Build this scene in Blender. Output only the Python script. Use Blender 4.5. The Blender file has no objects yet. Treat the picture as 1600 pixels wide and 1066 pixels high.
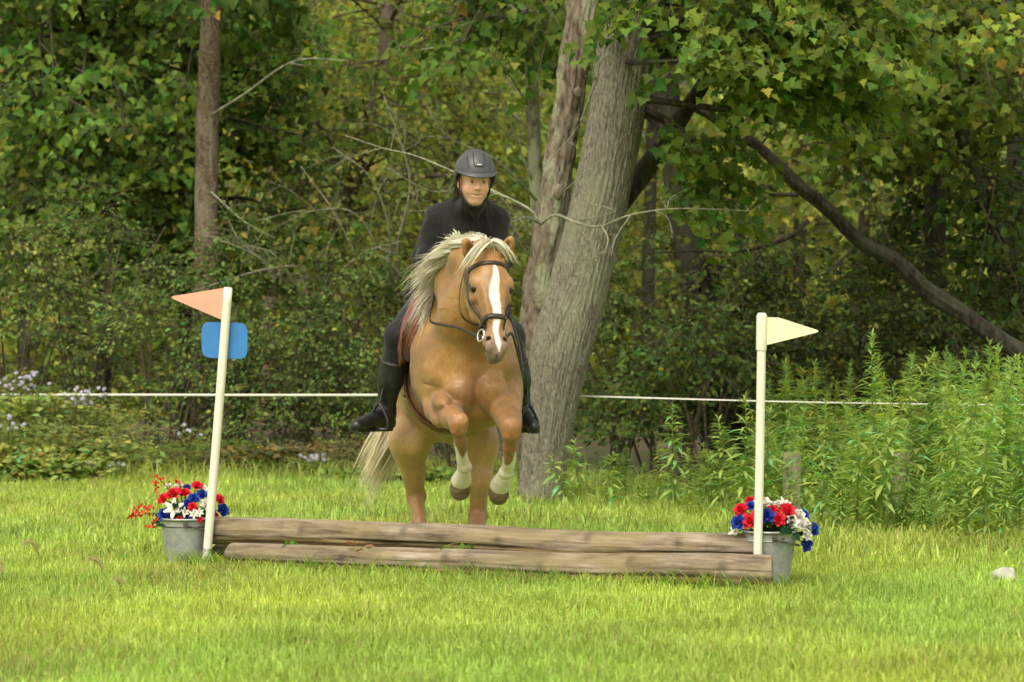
import bpy, math, random
import numpy as np
from mathutils import Vector, Matrix, noise as mnoise
SC = bpy.context.scene
COL = SC.collection
R = math.radians
rng = np.random.default_rng(7)
random.seed(7)
# ------------------------------------------------------------------ camera
F, H = 4640.0, 1.092                      # focal length in photo pixels, camera height in metres
cam_d = bpy.data.cameras.new('camera'); cam = bpy.data.objects.new('camera', cam_d); COL.objects.link(cam)
cam.location = (0, 0, H); cam.rotation_euler = (R(90), 0, 0)
cam_d.sensor_width = 36.0; cam_d.lens = 36.0 * F / 1600.0
cam_d.clip_start = 0.5; cam_d.clip_end = 500
cam_d.dof.use_dof = True; cam_d.dof.focus_distance = 14.5; cam_d.dof.aperture_fstop = 5.0
SC.camera = cam
# ------------------------------------------------------------------ sky, sun, exposure
W = bpy.data.worlds.new("World"); SC.world = W; W.use_nodes = True
nt = W.node_tree; bg = nt.nodes['Background']
sky = nt.nodes.new('ShaderNodeTexSky'); sky.sky_type = 'NISHITA'; sky.sun_disc = False
SUN_EL, SUN_AZ = R(56), R(200)            # azimuth clockwise from +Y: high, behind the camera and a little left
sky.sun_elevation = SUN_EL; sky.sun_rotation = SUN_AZ; sky.dust_density = 3.0; sky.ozone_density = 1.0
hs = nt.nodes.new('ShaderNodeHueSaturation'); hs.inputs['Saturation'].default_value = 0.12   # cloud cover greys the sky
wm = nt.nodes.new('ShaderNodeMix'); wm.data_type = 'RGBA'; wm.blend_type = 'MULTIPLY'; wm.inputs[0].default_value = 1.0
wm.inputs['B'].default_value = (1.0, 0.96, 0.84, 1)
nt.links.new(sky.outputs[0], hs.inputs['Color']); nt.links.new(hs.outputs[0], wm.inputs['A']); nt.links.new(wm.outputs['Result'], bg.inputs['Color'])
bg.inputs['Strength'].default_value = 0.15
sun_d = bpy.data.lights.new('sun', 'SUN'); sun_d.energy = 1.0; sun_d.angle = R(30); sun_d.color = (1.0, 0.93, 0.80)
sun = bpy.data.objects.new('sun', sun_d); COL.objects.link(sun)
sd = Vector((math.sin(SUN_AZ) * math.cos(SUN_EL), math.cos(SUN_AZ) * math.cos(SUN_EL), math.sin(SUN_EL)))
sun.rotation_euler = sd.to_track_quat('Z', 'Y').to_euler(); sun.location = (0, 0, 30)
SC.view_settings.view_transform = 'Standard'; SC.view_settings.look = 'None'
SC.view_settings.exposure = 0.88; SC.view_settings.gamma = 1.0; SC.view_settings.use_curve_mapping = False
SC.render.engine = 'CYCLES'
cy = SC.cycles
cy.use_denoising = True
try: cy.denoiser = 'OPENIMAGEDENOISE'
except Exception: pass
cy.max_bounces = 9; cy.diffuse_bounces = 6; cy.glossy_bounces = 2; cy.transmission_bounces = 3; cy.transparent_max_bounces = 4
cy.caustics_reflective = False; cy.caustics_refractive = False
cy.use_adaptive_sampling = True; cy.adaptive_threshold = 0.02

# ------------------------------------------------------------------ helpers
def P(px, py, D): return np.array([(px - 800) / F * D, D, H - (py - 533) / F * D])
def G(px, D): return np.array([(px - 800) / F * D, D, 0.0])
def norm(v):
    v = np.asarray(v, float); return v / (np.linalg.norm(v, axis=-1, keepdims=True) + 1e-12)

def tag(o, label=None, cat=None, group=None, kind=None):
    if label: o['label'] = label
    if cat: o['category'] = cat
    if group: o['group'] = group
    if kind: o['kind'] = kind
    return o
def empty(name, loc, label=None, cat=None, group=None):
    o = bpy.data.objects.new(name, None); COL.objects.link(o); o.location = tuple(float(c) for c in loc); o.empty_display_size = 0.1
    return tag(o, label, cat, group)

def mesh_data(name, V, polys, cols=None, smooth=True):
    """V (n,3); polys a list of int arrays (m,k) with constant k each; cols (n,3)."""
    me = bpy.data.meshes.new(name)
    V = np.ascontiguousarray(V, np.float32)
    polys = [np.asarray(p, np.int32) for p in polys if len(p)]
    loops = np.concatenate([p.ravel() for p in polys])
    tot = np.concatenate([np.full(len(p), p.shape[1], np.int32) for p in polys])
    start = np.concatenate([[0], np.cumsum(tot)[:-1]]).astype(np.int32)
    me.vertices.add(len(V)); me.vertices.foreach_set('co', V.ravel())
    me.loops.add(len(loops)); me.loops.foreach_set('vertex_index', loops)
    me.polygons.add(len(tot)); me.polygons.foreach_set('loop_start', start)
    me.polygons.foreach_set('use_smooth', np.full(len(tot), smooth, bool))
    me.update(calc_edges=True)
    if cols is not None:
        a = me.color_attributes.new('Col', 'FLOAT_COLOR', 'POINT')
        c4 = np.ones((len(V), 4), np.float32); c4[:, :3] = cols
        a.data.foreach_set('color', c4.ravel())
    return me
def link(name, me, mat, parent=None, base=None):
    o = bpy.data.objects.new(name, me); COL.objects.link(o)
    if mat is not None and not me.materials: me.materials.append(mat)
    if parent is not None: o.parent = parent
    elif base is not None: o.location = tuple(float(c) for c in base)
    return o
def obj(name, V, polys, mat, parent=None, cols=None, smooth=True, base=None):
    """V is in world coordinates; it is stored relative to the parent's (or the thing's own) base."""
    b = np.zeros(3)
    if parent is not None:
        p = parent
        while p is not None: b = b + np.array(p.location); p = p.parent
    elif base is not None: b = np.asarray(base, float)
    return link(name, mesh_data(name, np.asarray(V) - b, polys, cols, smooth), mat, parent, base)

class MB:
    """collects several shapes into one mesh"""
    def __init__(s): s.V, s.T, s.Q, s.C, s.n = [], [], [], [], 0
    def add(s, V, quads=None, tris=None, col=(1, 1, 1)):
        V = np.asarray(V, float)
        if quads is not None and len(quads): s.Q.append(np.asarray(quads) + s.n)
        if tris is not None and len(tris): s.T.append(np.asarray(tris) + s.n)
        col = np.asarray(col, float)
        s.C.append(np.broadcast_to(col, (len(V), 3)) if col.ndim == 1 else col)
        s.V.append(V); s.n += len(V); return s
    def get(s):
        pol = []
        if s.Q: pol.append(np.concatenate(s.Q))
        if s.T: pol.append(np.concatenate(s.T))
        return np.concatenate(s.V), pol, np.concatenate(s.C)
    def build(s, name, mat, parent=None, base=None, smooth=True):
        V, pol, c = s.get(); return obj(name, V, pol, mat, parent, c, smooth, base)

def catmull(pts, n):
    pts = np.asarray(pts, float)
    if len(pts) < 3:
        t = np.linspace(0, 1, n)[:, None]; return pts[0] * (1 - t) + pts[-1] * t
    p = np.vstack([2 * pts[0] - pts[1], pts, 2 * pts[-1] - pts[-2]])
    m = len(pts) - 1; u = np.linspace(0, m - 1e-9, n); i = u.astype(int); f = (u - i)[:, None]
    a, b, c, d = p[i], p[i + 1], p[i + 2], p[i + 3]
    return 0.5 * ((2 * b) + (-a + c) * f + (2 * a - 5 * b + 4 * c - d) * f ** 2 + (-a + 3 * b - 3 * c + d) * f ** 3)
def frames(path):
    T = norm(np.gradient(path, axis=0)); N = np.zeros_like(T); B = np.zeros_like(T)
    ref = np.array([0, 0, 1.0]) if abs(T[0][2]) < 0.9 else np.array([0, -1.0, 0])
    n = norm(np.cross(np.cross(T[0], ref), T[0]))
    for i in range(len(T)):
        n = norm(n - T[i] * np.dot(n, T[i])); N[i] = n; B[i] = np.cross(T[i], n)
    return T, N, B
def tube(path, rad, sides=8, cap=True, squash=None):
    path = np.asarray(path, float); K = len(path); rad = np.broadcast_to(np.asarray(rad, float), (K,))
    T, N, B = frames(path)
    a = np.linspace(0, 2 * np.pi, sides, endpoint=False)
    sx, sy = squash or (1, 1)
    V = path[:, None] + rad[:, None, None] * (N[:, None] * (np.cos(a) * sx)[None, :, None] + B[:, None] * (np.sin(a) * sy)[None, :, None])
    V = V.reshape(-1, 3)
    i = np.arange(K - 1)[:, None] * sides; j = np.arange(sides)[None]; j2 = (j + 1) % sides
    q = np.stack([i + j, i + j2, i + sides + j2, i + sides + j], -1).reshape(-1, 4)
    tr = np.zeros((0, 3), int)
    if cap:
        n0 = len(V); V = np.vstack([V, path[0], path[-1]])
        j = np.arange(sides); j2 = (j + 1) % sides; e = (K - 1) * sides
        tr = np.vstack([np.stack([np.full(sides, n0), j2, j], -1), np.stack([np.full(sides, n0 + 1), e + j, e + j2], -1)])
    return V, q, tr
def strands(paths, rad, sides=3):
    """paths (N,K,3), rad (N,K): thin tapered tubes"""
    N_, K, _ = paths.shape
    T = norm(np.gradient(paths, axis=1)); ref = norm(np.array([0.31, -0.8, 0.52]))
    A = norm(np.cross(T, ref)); B = np.cross(T, A)
    ang = np.linspace(0, 2 * np.pi, sides, endpoint=False)
    V = paths[:, :, None] + rad[:, :, None, None] * (A[:, :, None] * np.cos(ang)[None, None, :, None] + B[:, :, None] * np.sin(ang)[None, None, :, None])
    V = V.reshape(-1, 3)
    base = (np.arange(N_)[:, None, None] * K + np.arange(K - 1)[None, :, None]) * sides
    j = np.arange(sides)[None, None]; j2 = (j + 1) % sides
    q = np.stack([base + j, base + j2, base + sides + j2, base + sides + j], -1).reshape(-1, 4)
    return V, q
def box(c, s, rot=None):
    v = np.array([[x, y, z] for x in (-.5, .5) for y in (-.5, .5) for z in (-.5, .5)]) * np.asarray(s)
    if rot is not None: v = v @ np.asarray(rot).T
    q = np.array([[0, 1, 3, 2], [4, 6, 7, 5], [0, 4, 5, 1], [2, 3, 7, 6], [0, 2, 6, 4], [1, 5, 7, 3]])
    return v + np.asarray(c), q
def lathe(prof, seg=40, c=(0, 0, 0)):
    prof = np.asarray(prof, float); a = np.linspace(0, 2 * np.pi, seg, endpoint=False)
    V = np.stack([prof[:, None, 0] * np.cos(a), prof[:, None, 0] * np.sin(a), np.broadcast_to(prof[:, None, 1], (len(prof), seg))], -1).reshape(-1, 3) + np.asarray(c)
    i = np.arange(len(prof) - 1)[:, None] * seg; j = np.arange(seg)[None]; j2 = (j + 1) % seg
    return V, np.stack([i + j, i + j2, i + seg + j2, i + seg + j], -1).reshape(-1, 4)
def uvsphere(c, r, nu=16, nv=10):
    t = np.linspace(-np.pi / 2 + 1e-3, np.pi / 2 - 1e-3, nv)
    V, q = lathe(np.stack([np.cos(t), np.sin(t)], -1), nu)
    return V * np.asarray(r) + np.asarray(c), q

# ------------------------------------------------------------------ implicit surfaces -> one continuous mesh
class Field:
    def __init__(s, xs, ys, zs):
        s.ax = [np.asarray(a, np.float32) for a in (xs, ys, zs)]
        s.d = np.full([len(a) for a in s.ax], 1.0, np.float32)
    def _reg(s, lo, hi):
        sl = []
        for a, l, h in zip(s.ax, lo, hi):
            i, j = np.searchsorted(a, l), np.searchsorted(a, h); sl.append(slice(max(i - 1, 0), min(j + 1, len(a))))
        X, Y, Z = s.ax[0][sl[0]][:, None, None], s.ax[1][sl[1]][None, :, None], s.ax[2][sl[2]][None, None, :]
        return tuple(sl), X, Y, Z
    def _mix(s, sl, e, k, sub):
        d = s.d[sl]
        if d.size == 0: return
        if sub:
            h = np.maximum(k - np.abs(d + e), 0) / k; s.d[sl] = np.maximum(d, -e) + h * h * k * .25
        else:
            h = np.maximum(k - np.abs(d - e), 0) / k; s.d[sl] = np.minimum(d, e) - h * h * k * .25
    def cap(s, a, b, ra, rb=None, k=.04, sub=False):
        a, b = np.asarray(a, float), np.asarray(b, float); rb = ra if rb is None else rb
        m = max(ra, rb) + k + .03
        sl, X, Y, Z = s._reg(np.minimum(a, b) - m, np.maximum(a, b) + m)
        ba = b - a; L2 = float(ba @ ba) + 1e-9
        x, y, z = X - a[0], Y - a[1], Z - a[2]
        t = np.clip((x * ba[0] + y * ba[1] + z * ba[2]) / L2, 0, 1)
        e = np.sqrt((x - t * ba[0]) ** 2 + (y - t * ba[1]) ** 2 + (z - t * ba[2]) ** 2) - (ra + (rb - ra) * t)
        s._mix(sl, e.astype(np.float32), k, sub); return s
    def chain(s, pts, rs, k=.04):
        for i in range(len(pts) - 1): s.cap(pts[i], pts[i + 1], rs[i], rs[i + 1], k)
        return s
    def ell(s, c, r, k=.04, M=None, sub=False):
        c = np.asarray(c, float); r = np.asarray(r, float); m = max(r) + k + .03
        sl, X, Y, Z = s._reg(c - m, c + m)
        x, y, z = X - c[0], Y - c[1], Z - c[2]
        if M is not None:     # columns of M are the ellipsoid's axes
            x, y, z = (x * M[0][i] + y * M[1][i] + z * M[2][i] for i in range(3))
        k0 = np.sqrt((x / r[0]) ** 2 + (y / r[1]) ** 2 + (z / r[2]) ** 2)
        k1 = np.sqrt((x / r[0] ** 2) ** 2 + (y / r[1] ** 2) ** 2 + (z / r[2] ** 2) ** 2) + 1e-6
        s._mix(sl, (k0 * (k0 - 1) / k1).astype(np.float32), k, sub); return s
    def sample(s, p):
        p = np.asarray(p, float); idx = []; fr = []
        for i in range(3):
            a = s.ax[i]; j = np.clip(np.searchsorted(a, p[..., i]) - 1, 0, len(a) - 2)
            idx.append(j); fr.append(np.clip((p[..., i] - a[j]) / (a[j + 1] - a[j]), 0, 1))
        o = 0
        for dx in (0, 1):
            for dy in (0, 1):
                for dz in (0, 1):
                    w = (fr[0] if dx else 1 - fr[0]) * (fr[1] if dy else 1 - fr[1]) * (fr[2] if dz else 1 - fr[2])
                    o = o + w * s.d[idx[0] + dx, idx[1] + dy, idx[2] + dz]
        return o
    def surf(s, o, d, far=.6, off=0.0):
        """outermost point where the ray o + t*d (from t = far inwards) meets the surface, plus an offset"""
        o = np.asarray(o, float); d = norm(d); t = np.linspace(far, 0, 240)
        v = s.sample(o[None] + t[:, None] * d[None])
        i = int(np.argmax(v < 0)) if (v < 0).any() else len(t) - 1
        return o + d * (t[i] + off)
    def normals(s, V, e=.008):
        g = np.stack([s.sample(V + np.eye(3)[i] * e) - s.sample(V - np.eye(3)[i] * e) for i in range(3)], -1); return norm(g)
    def mesh(s, jitter=None):
        d = s.d; ins = d < 0
        n = ins[:-1, :-1, :-1].astype(np.int8)
        for dx in (0, 1):
            for dy in (0, 1):
                for dz in (0, 1):
                    if dx + dy + dz: n = n + ins[dx:d.shape[0] - 1 + dx, dy:d.shape[1] - 1 + dy, dz:d.shape[2] - 1 + dz]
        act = np.argwhere((n > 0) & (n < 8)); idm = np.full(n.shape, -1, np.int32)
        idm[act[:, 0], act[:, 1], act[:, 2]] = np.arange(len(act))
        acc = np.zeros((len(act), 3)); cnt = np.zeros(len(act))
        cr = [(0, 0, 0), (1, 0, 0), (0, 1, 0), (1, 1, 0), (0, 0, 1), (1, 0, 1), (0, 1, 1), (1, 1, 1)]
        val = [d[act[:, 0] + c[0], act[:, 1] + c[1], act[:, 2] + c[2]] for c in cr]
        pos = [np.stack([s.ax[i][act[:, i] + c[i]] for i in range(3)], -1) for c in cr]
        for a in range(8):
            for b in range(a + 1, 8):
                if sum(abs(cr[a][i] - cr[b][i]) for i in range(3)) != 1: continue
                m = (val[a] < 0) != (val[b] < 0)
                t = (val[a][m] / (val[a][m] - val[b][m]))[:, None]
                acc[m] += pos[a][m] * (1 - t) + pos[b][m] * t; cnt[m] += 1
        V = acc / cnt[:, None]; Q = []
        for axis in range(3):
            o = [slice(1, -1)] * 3; o[axis] = slice(0, -1); p = list(o); p[axis] = slice(1, None)
            A, B_ = ins[tuple(o)], ins[tuple(p)]
            e = np.argwhere(A != B_); off = np.ones(3, int); off[axis] = 0; e = e + off
            u, v = (axis + 1) % 3, (axis + 2) % 3
            def cell(du, dv):
                c = e.copy(); c[:, u] -= du; c[:, v] -= dv; return idm[c[:, 0], c[:, 1], c[:, 2]]
            q = np.stack([cell(1, 1), cell(0, 1), cell(0, 0), cell(1, 0)], -1)
            flip = ~ins[e[:, 0], e[:, 1], e[:, 2]]; q[flip] = q[flip][:, ::-1]; Q.append(q)
        return V, np.concatenate(Q)
def axis(lo, hi, h, fine=None):
    """grid coordinates, with an optional finer stretch (lo, hi, step)"""
    if fine is None: return np.arange(lo, hi + h, h)
    return np.concatenate([np.arange(lo, fine[0], h), np.arange(fine[0], fine[1], fine[2]), np.arange(fine[1], hi + h, h)])

# ------------------------------------------------------------------ materials
def new_mat(name):
    m = bpy.data.materials.new(name); m.use_nodes = True; t = m.node_tree
    return m, t, t.nodes['Principled BSDF'], t.links.new
def N_(t, kind, **kw):
    n = t.nodes.new('ShaderNode' + kind)
    for k, v in kw.items():
        if k in n.inputs: n.inputs[k].default_value = v
        else: setattr(n, k, v)
    return n
def coords(t, scale=(1, 1, 1), which='Object'):
    c = N_(t, 'TexCoord'); m = N_(t, 'Mapping'); m.inputs['Scale'].default_value = scale
    t.links.new(c.outputs[which], m.inputs[0]); return m.outputs[0]
def ramp(t, fac, stops):
    r = N_(t, 'ValToRGB'); t.links.new(fac, r.inputs[0]); e = r.color_ramp.elements
    while len(e) < len(stops): e.new(.5)
    for x, (p, c) in zip(e, stops): x.position = p; x.color = (*c, 1) if len(c) == 3 else c
    return r.outputs[0]
def bump(t, hgt, bsdf, strength=.3, dist=.01):
    b = N_(t, 'Bump', Strength=strength, Distance=dist); t.links.new(hgt, b.inputs['Height']); t.links.new(b.outputs[0], bsdf.inputs['Normal']); return b
def simple(name, col, rough=.5, metal=0.0, var=.12, scale=12, bmp=.15, dist=.004, use_attr=False, spec=.5, sheen=0, coords_scale=(1, 1, 1)):
    m, t, b, L = new_mat(name)
    n = N_(t, 'TexNoise', Scale=scale, Detail=5.0); L(coords(t, coords_scale), n.inputs['Vector'])
    mx = N_(t, 'Mix', data_type='RGBA', blend_type='MULTIPLY'); mx.inputs[0].default_value = 1
    L(ramp(t, n.outputs['Fac'], [(.3, (1 - var * 2,) * 3), (.7, (1 + var,) * 3)]), mx.inputs['B'])
    if use_attr:
        a = N_(t, 'Attribute', attribute_name='Col'); L(a.outputs['Color'], mx.inputs['A'])
    else: mx.inputs['A'].default_value = (*col, 1)
    L(mx.outputs['Result'], b.inputs['Base Color'])
    b.inputs['Roughness'].default_value = rough; b.inputs['Metallic'].default_value = metal; b.inputs['Specular IOR Level'].default_value = spec
    if sheen: b.inputs['Sheen Weight'].default_value = sheen; b.inputs['Sheen Roughness'].default_value = .5
    if bmp: bump(t, n.outputs['Fac'], b, bmp, dist)
    return m
def leaf_mat(name, trans=.35, rough=.45, scale=7, spec=.35, tint=(1.15, 1.2, .5)):
    m, t, b, L = new_mat(name)
    a = N_(t, 'Attribute', attribute_name='Col')
    n = N_(t, 'TexNoise', Scale=scale, Detail=3.0); L(coords(t), n.inputs['Vector'])
    mx = N_(t, 'Mix', data_type='RGBA', blend_type='MULTIPLY'); mx.inputs[0].default_value = 1
    L(a.outputs['Color'], mx.inputs['A']); L(ramp(t, n.outputs['Fac'], [(.3, (.75,) * 3), (.7, (1.2,) * 3)]), mx.inputs['B'])
    L(mx.outputs['Result'], b.inputs['Base Color']); b.inputs['Roughness'].default_value = rough; b.inputs['Specular IOR Level'].default_value = spec
    tr = N_(t, 'BsdfTranslucent'); m2 = N_(t, 'Mix', data_type='RGBA', blend_type='MULTIPLY'); m2.inputs[0].default_value = 1
    L(mx.outputs['Result'], m2.inputs['A']); m2.inputs['B'].default_value = (*tint, 1); L(m2.outputs['Result'], tr.inputs['Color'])
    s = N_(t, 'MixShader'); s.inputs[0].default_value = trans; L(b.outputs[0], s.inputs[1]); L(tr.outputs[0], s.inputs[2])
    L(s.outputs[0], t.nodes['Material Output'].inputs['Surface']); return m
def attr_leaf_color(N, base, var=.25, warm=.0, rare=None, rare_p=0):
    base = np.asarray(base, float)
    c = base[None] * (1 + var * rng.normal(size=(N, 1))).clip(.45, 1.7)
    c = c * (1 + np.array([[.22, .05, -.05]]) * rng.normal(size=(N, 1)))
    if rare is not None and rare_p > 0:
        m = rng.random(N) < rare_p; r = np.asarray(rare, float); c[m] = r[rng.integers(0, len(r), m.sum())] * (1 + .2 * rng.normal(size=(m.sum(), 1)))
    return c.clip(.004, .9)

# leaf shapes: (verts, tris), petiole at the origin, tip at +y
def fan(outline, c, fold=.18, droop=.18):
    o = np.array([c] + outline, float); V = np.zeros((len(o), 3)); V[:, :2] = o
    V[:, 2] = fold * np.abs(V[:, 0]) - droop * V[:, 1] ** 2
    n = len(outline); t = np.array([[0, 1 + i, 1 + (i + 1) % n] for i in range(n)])
    return V, t
def mirror(half): return half + [(-x, y) for x, y in reversed(half) if abs(x) > 1e-6]
MAPLE = fan(mirror([(0, .03), (.20, -.07), (.36, -.02), (.35, .14), (.60, .26), (.52, .40), (.33, .47), (.30, .66), (.16, .74), (0, 1.0)]), (0, .3), .22, .34)
MAPLE_S = fan(mirror([(0, 0), (.34, -.02), (.55, .30), (.34, .48), (.20, .74), (0, 1.0)]), (0, .32), .22, .34)
OVAL = fan(mirror([(0, 0), (.24, .22), (.28, .5), (.16, .82), (0, 1.0)]), (0, .45), .25, .2)
RHOMB = (np.array([[0, 0, 0], [.3, .45, .08], [0, 1, -.15], [-.3, .45, .08]]), np.array([[0, 1, 2], [0, 2, 3]]))
LANCE = (np.array([[0, 0, 0], [.07, .3, -.02], [.075, .6, -.14], [0, 1, -.42], [-.075, .6, -.14], [-.07, .3, -.02], [0, .3, -.045], [0, .6, -.17]]),
         np.array([[0, 1, 6], [1, 2, 7], [1, 7, 6], [2, 3, 7], [3, 4, 7], [4, 5, 6], [4, 6, 7], [5, 0, 6]]))
LANCE_W = (LANCE[0] * [1.3, 1, 1.15], LANCE[1])
def leaves(tpl, pos, dr, nr, size, col):
    V0, T0 = tpl; n = len(V0); pos = np.asarray(pos, float); N = len(pos)
    y = norm(dr); x = norm(np.cross(y, nr)); z = np.cross(x, y)
    size = np.broadcast_to(size, (N,))
    V = pos[:, None] + size[:, None, None] * (x[:, None] * V0[None, :, :1] + y[:, None] * V0[None, :, 1:2] + z[:, None] * V0[None, :, 2:3])
    T = (np.arange(N)[:, None, None] * n + T0[None]).reshape(-1, 3)
    return V.reshape(-1, 3), T, np.repeat(col, n, 0)
# straps and rings
def strap(name, pts, n, width, thick, mat, parent, outs=None, closed=False, cols=None):
    K = len(pts); pts = np.asarray(pts); T = norm(np.gradient(pts, axis=0))
    prof = [(-.5, -.3), (-.42, .5), (.42, .5), (.5, -.3), (.42, -.5), (-.42, -.5)]
    V = []
    for i in range(K):
        nn = norm(n - T[i] * (n @ T[i])) if np.ndim(n) == 1 else n[i]
        o = np.cross(T[i], nn)
        if outs is not None and o @ outs[i] < 0: o = -o
        for a, b in prof: V.append(pts[i] + nn * a * width + o * b * thick)
    m = 6; q = []
    for i in range(K if closed else K - 1):
        for j in range(m): q.append([i * m + j, i * m + (j + 1) % m, ((i + 1) % K) * m + (j + 1) % m, ((i + 1) % K) * m + j])
    mb = MB().add(V, q)
    if not closed: mb.add(np.array(V)[:m], [[0, 1, 2, 3], [0, 3, 4, 5]]); mb.add(np.array(V)[-m:], [[3, 2, 1, 0], [5, 4, 3, 0]])
    return mb.build(name, mat, parent)
def ring(c, nrm, R_, r, squash=1.0, seg=24):
    nrm = norm(nrm); a = norm(np.cross(nrm, [0.1, 0.2, 1])); b = np.cross(nrm, a); t = np.linspace(0, 2 * np.pi, seg + 1)
    p = np.asarray(c) + R_ * (np.cos(t)[:, None] * a * squash + np.sin(t)[:, None] * b); return tube(p, r, 6, False)
def smooth01(x): x = np.clip(x, 0, 1); return x * x * (3 - 2 * x)
# ------------------------------------------------------------------ material library
M_GRASS = leaf_mat('grass_blade', .45, .55, 1.1, .15, (1.1, 1.12, .6))
M_LEAF = leaf_mat('leaf', .38, .6, 3, .16)
M_WEED = leaf_mat('weed_leaf', .42, .55, 6, .2)
M_FAR = leaf_mat('far_leaf', .35, .6, .5, .2)
M_FLOWER = leaf_mat('flower_petal', .25, .6, 40, .25, (1, 1, 1))

def bark(name, dark, mid, light, lichen, vs=(9, 9, 1.3), lich=.5, scale=4, bstr=.8):
    m, t, b, L = new_mat(name)
    v = coords(t, vs)
    w = N_(t, 'TexNoise', Scale=scale, Detail=8.0, Roughness=.65); L(v, w.inputs['Vector'])
    vo = N_(t, 'TexVoronoi', Scale=scale * 1.1, feature='DISTANCE_TO_EDGE'); L(v, vo.inputs['Vector'])
    f = N_(t, 'Math', operation='MULTIPLY_ADD'); L(vo.outputs[0], f.inputs[0]); f.inputs[1].default_value = .5; L(w.outputs['Fac'], f.inputs[2])
    c1 = ramp(t, f.outputs[0], [(.36, dark), (.55, mid), (.85, light)])
    ln = N_(t, 'TexNoise', Scale=2.6, Detail=7.0, Roughness=.7); L(coords(t, (1, 1, .6)), ln.inputs['Vector'])
    mx = N_(t, 'Mix', data_type='RGBA'); L(ramp(t, ln.outputs['Fac'], [(.49, (0, 0, 0)), (.56, (lich,) * 3)]), mx.inputs[0]); L(c1, mx.inputs['A']); mx.inputs['B'].default_value = (*lichen, 1)
    L(mx.outputs['Result'], b.inputs['Base Color']); b.inputs['Roughness'].default_value = .9; b.inputs['Specular IOR Level'].default_value = .15
    bump(t, f.outputs[0], b, bstr, .02); return m
M_BARK = bark('grey_maple_bark', (.055, .047, .036), (.215, .19, .148), (.42, .38, .30), (.31, .31, .21), (24, 24, 5), .45)
M_DEADBARK = bark('dead_trunk_bark', (.05, .036, .028), (.165, .125, .095), (.25, .21, .16), (.31, .32, .21), (7, 7, 3), .9, 3)
M_BROWNBARK = bark('brown_flaky_bark', (.03, .02, .014), (.13, .088, .058), (.27, .205, .145), (.34, .31, .23), (9, 9, 6), .35, 5)
M_DARKBARK = bark('dark_wet_bark', (.014, .012, .009), (.042, .034, .025), (.085, .072, .053), (.075, .08, .05), (8, 8, 2), .5, 3)
M_STEEL = simple('polished_steel', (.75, .73, .68), .22, 1.0, var=.05)
M_TWIG = simple('lichen_twig', (.27, .26, .175), .85, var=.3, scale=30)
M_BROWNTWIG = simple('brown_twig', (.12, .09, .055), .85, var=.3, scale=30)

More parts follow.
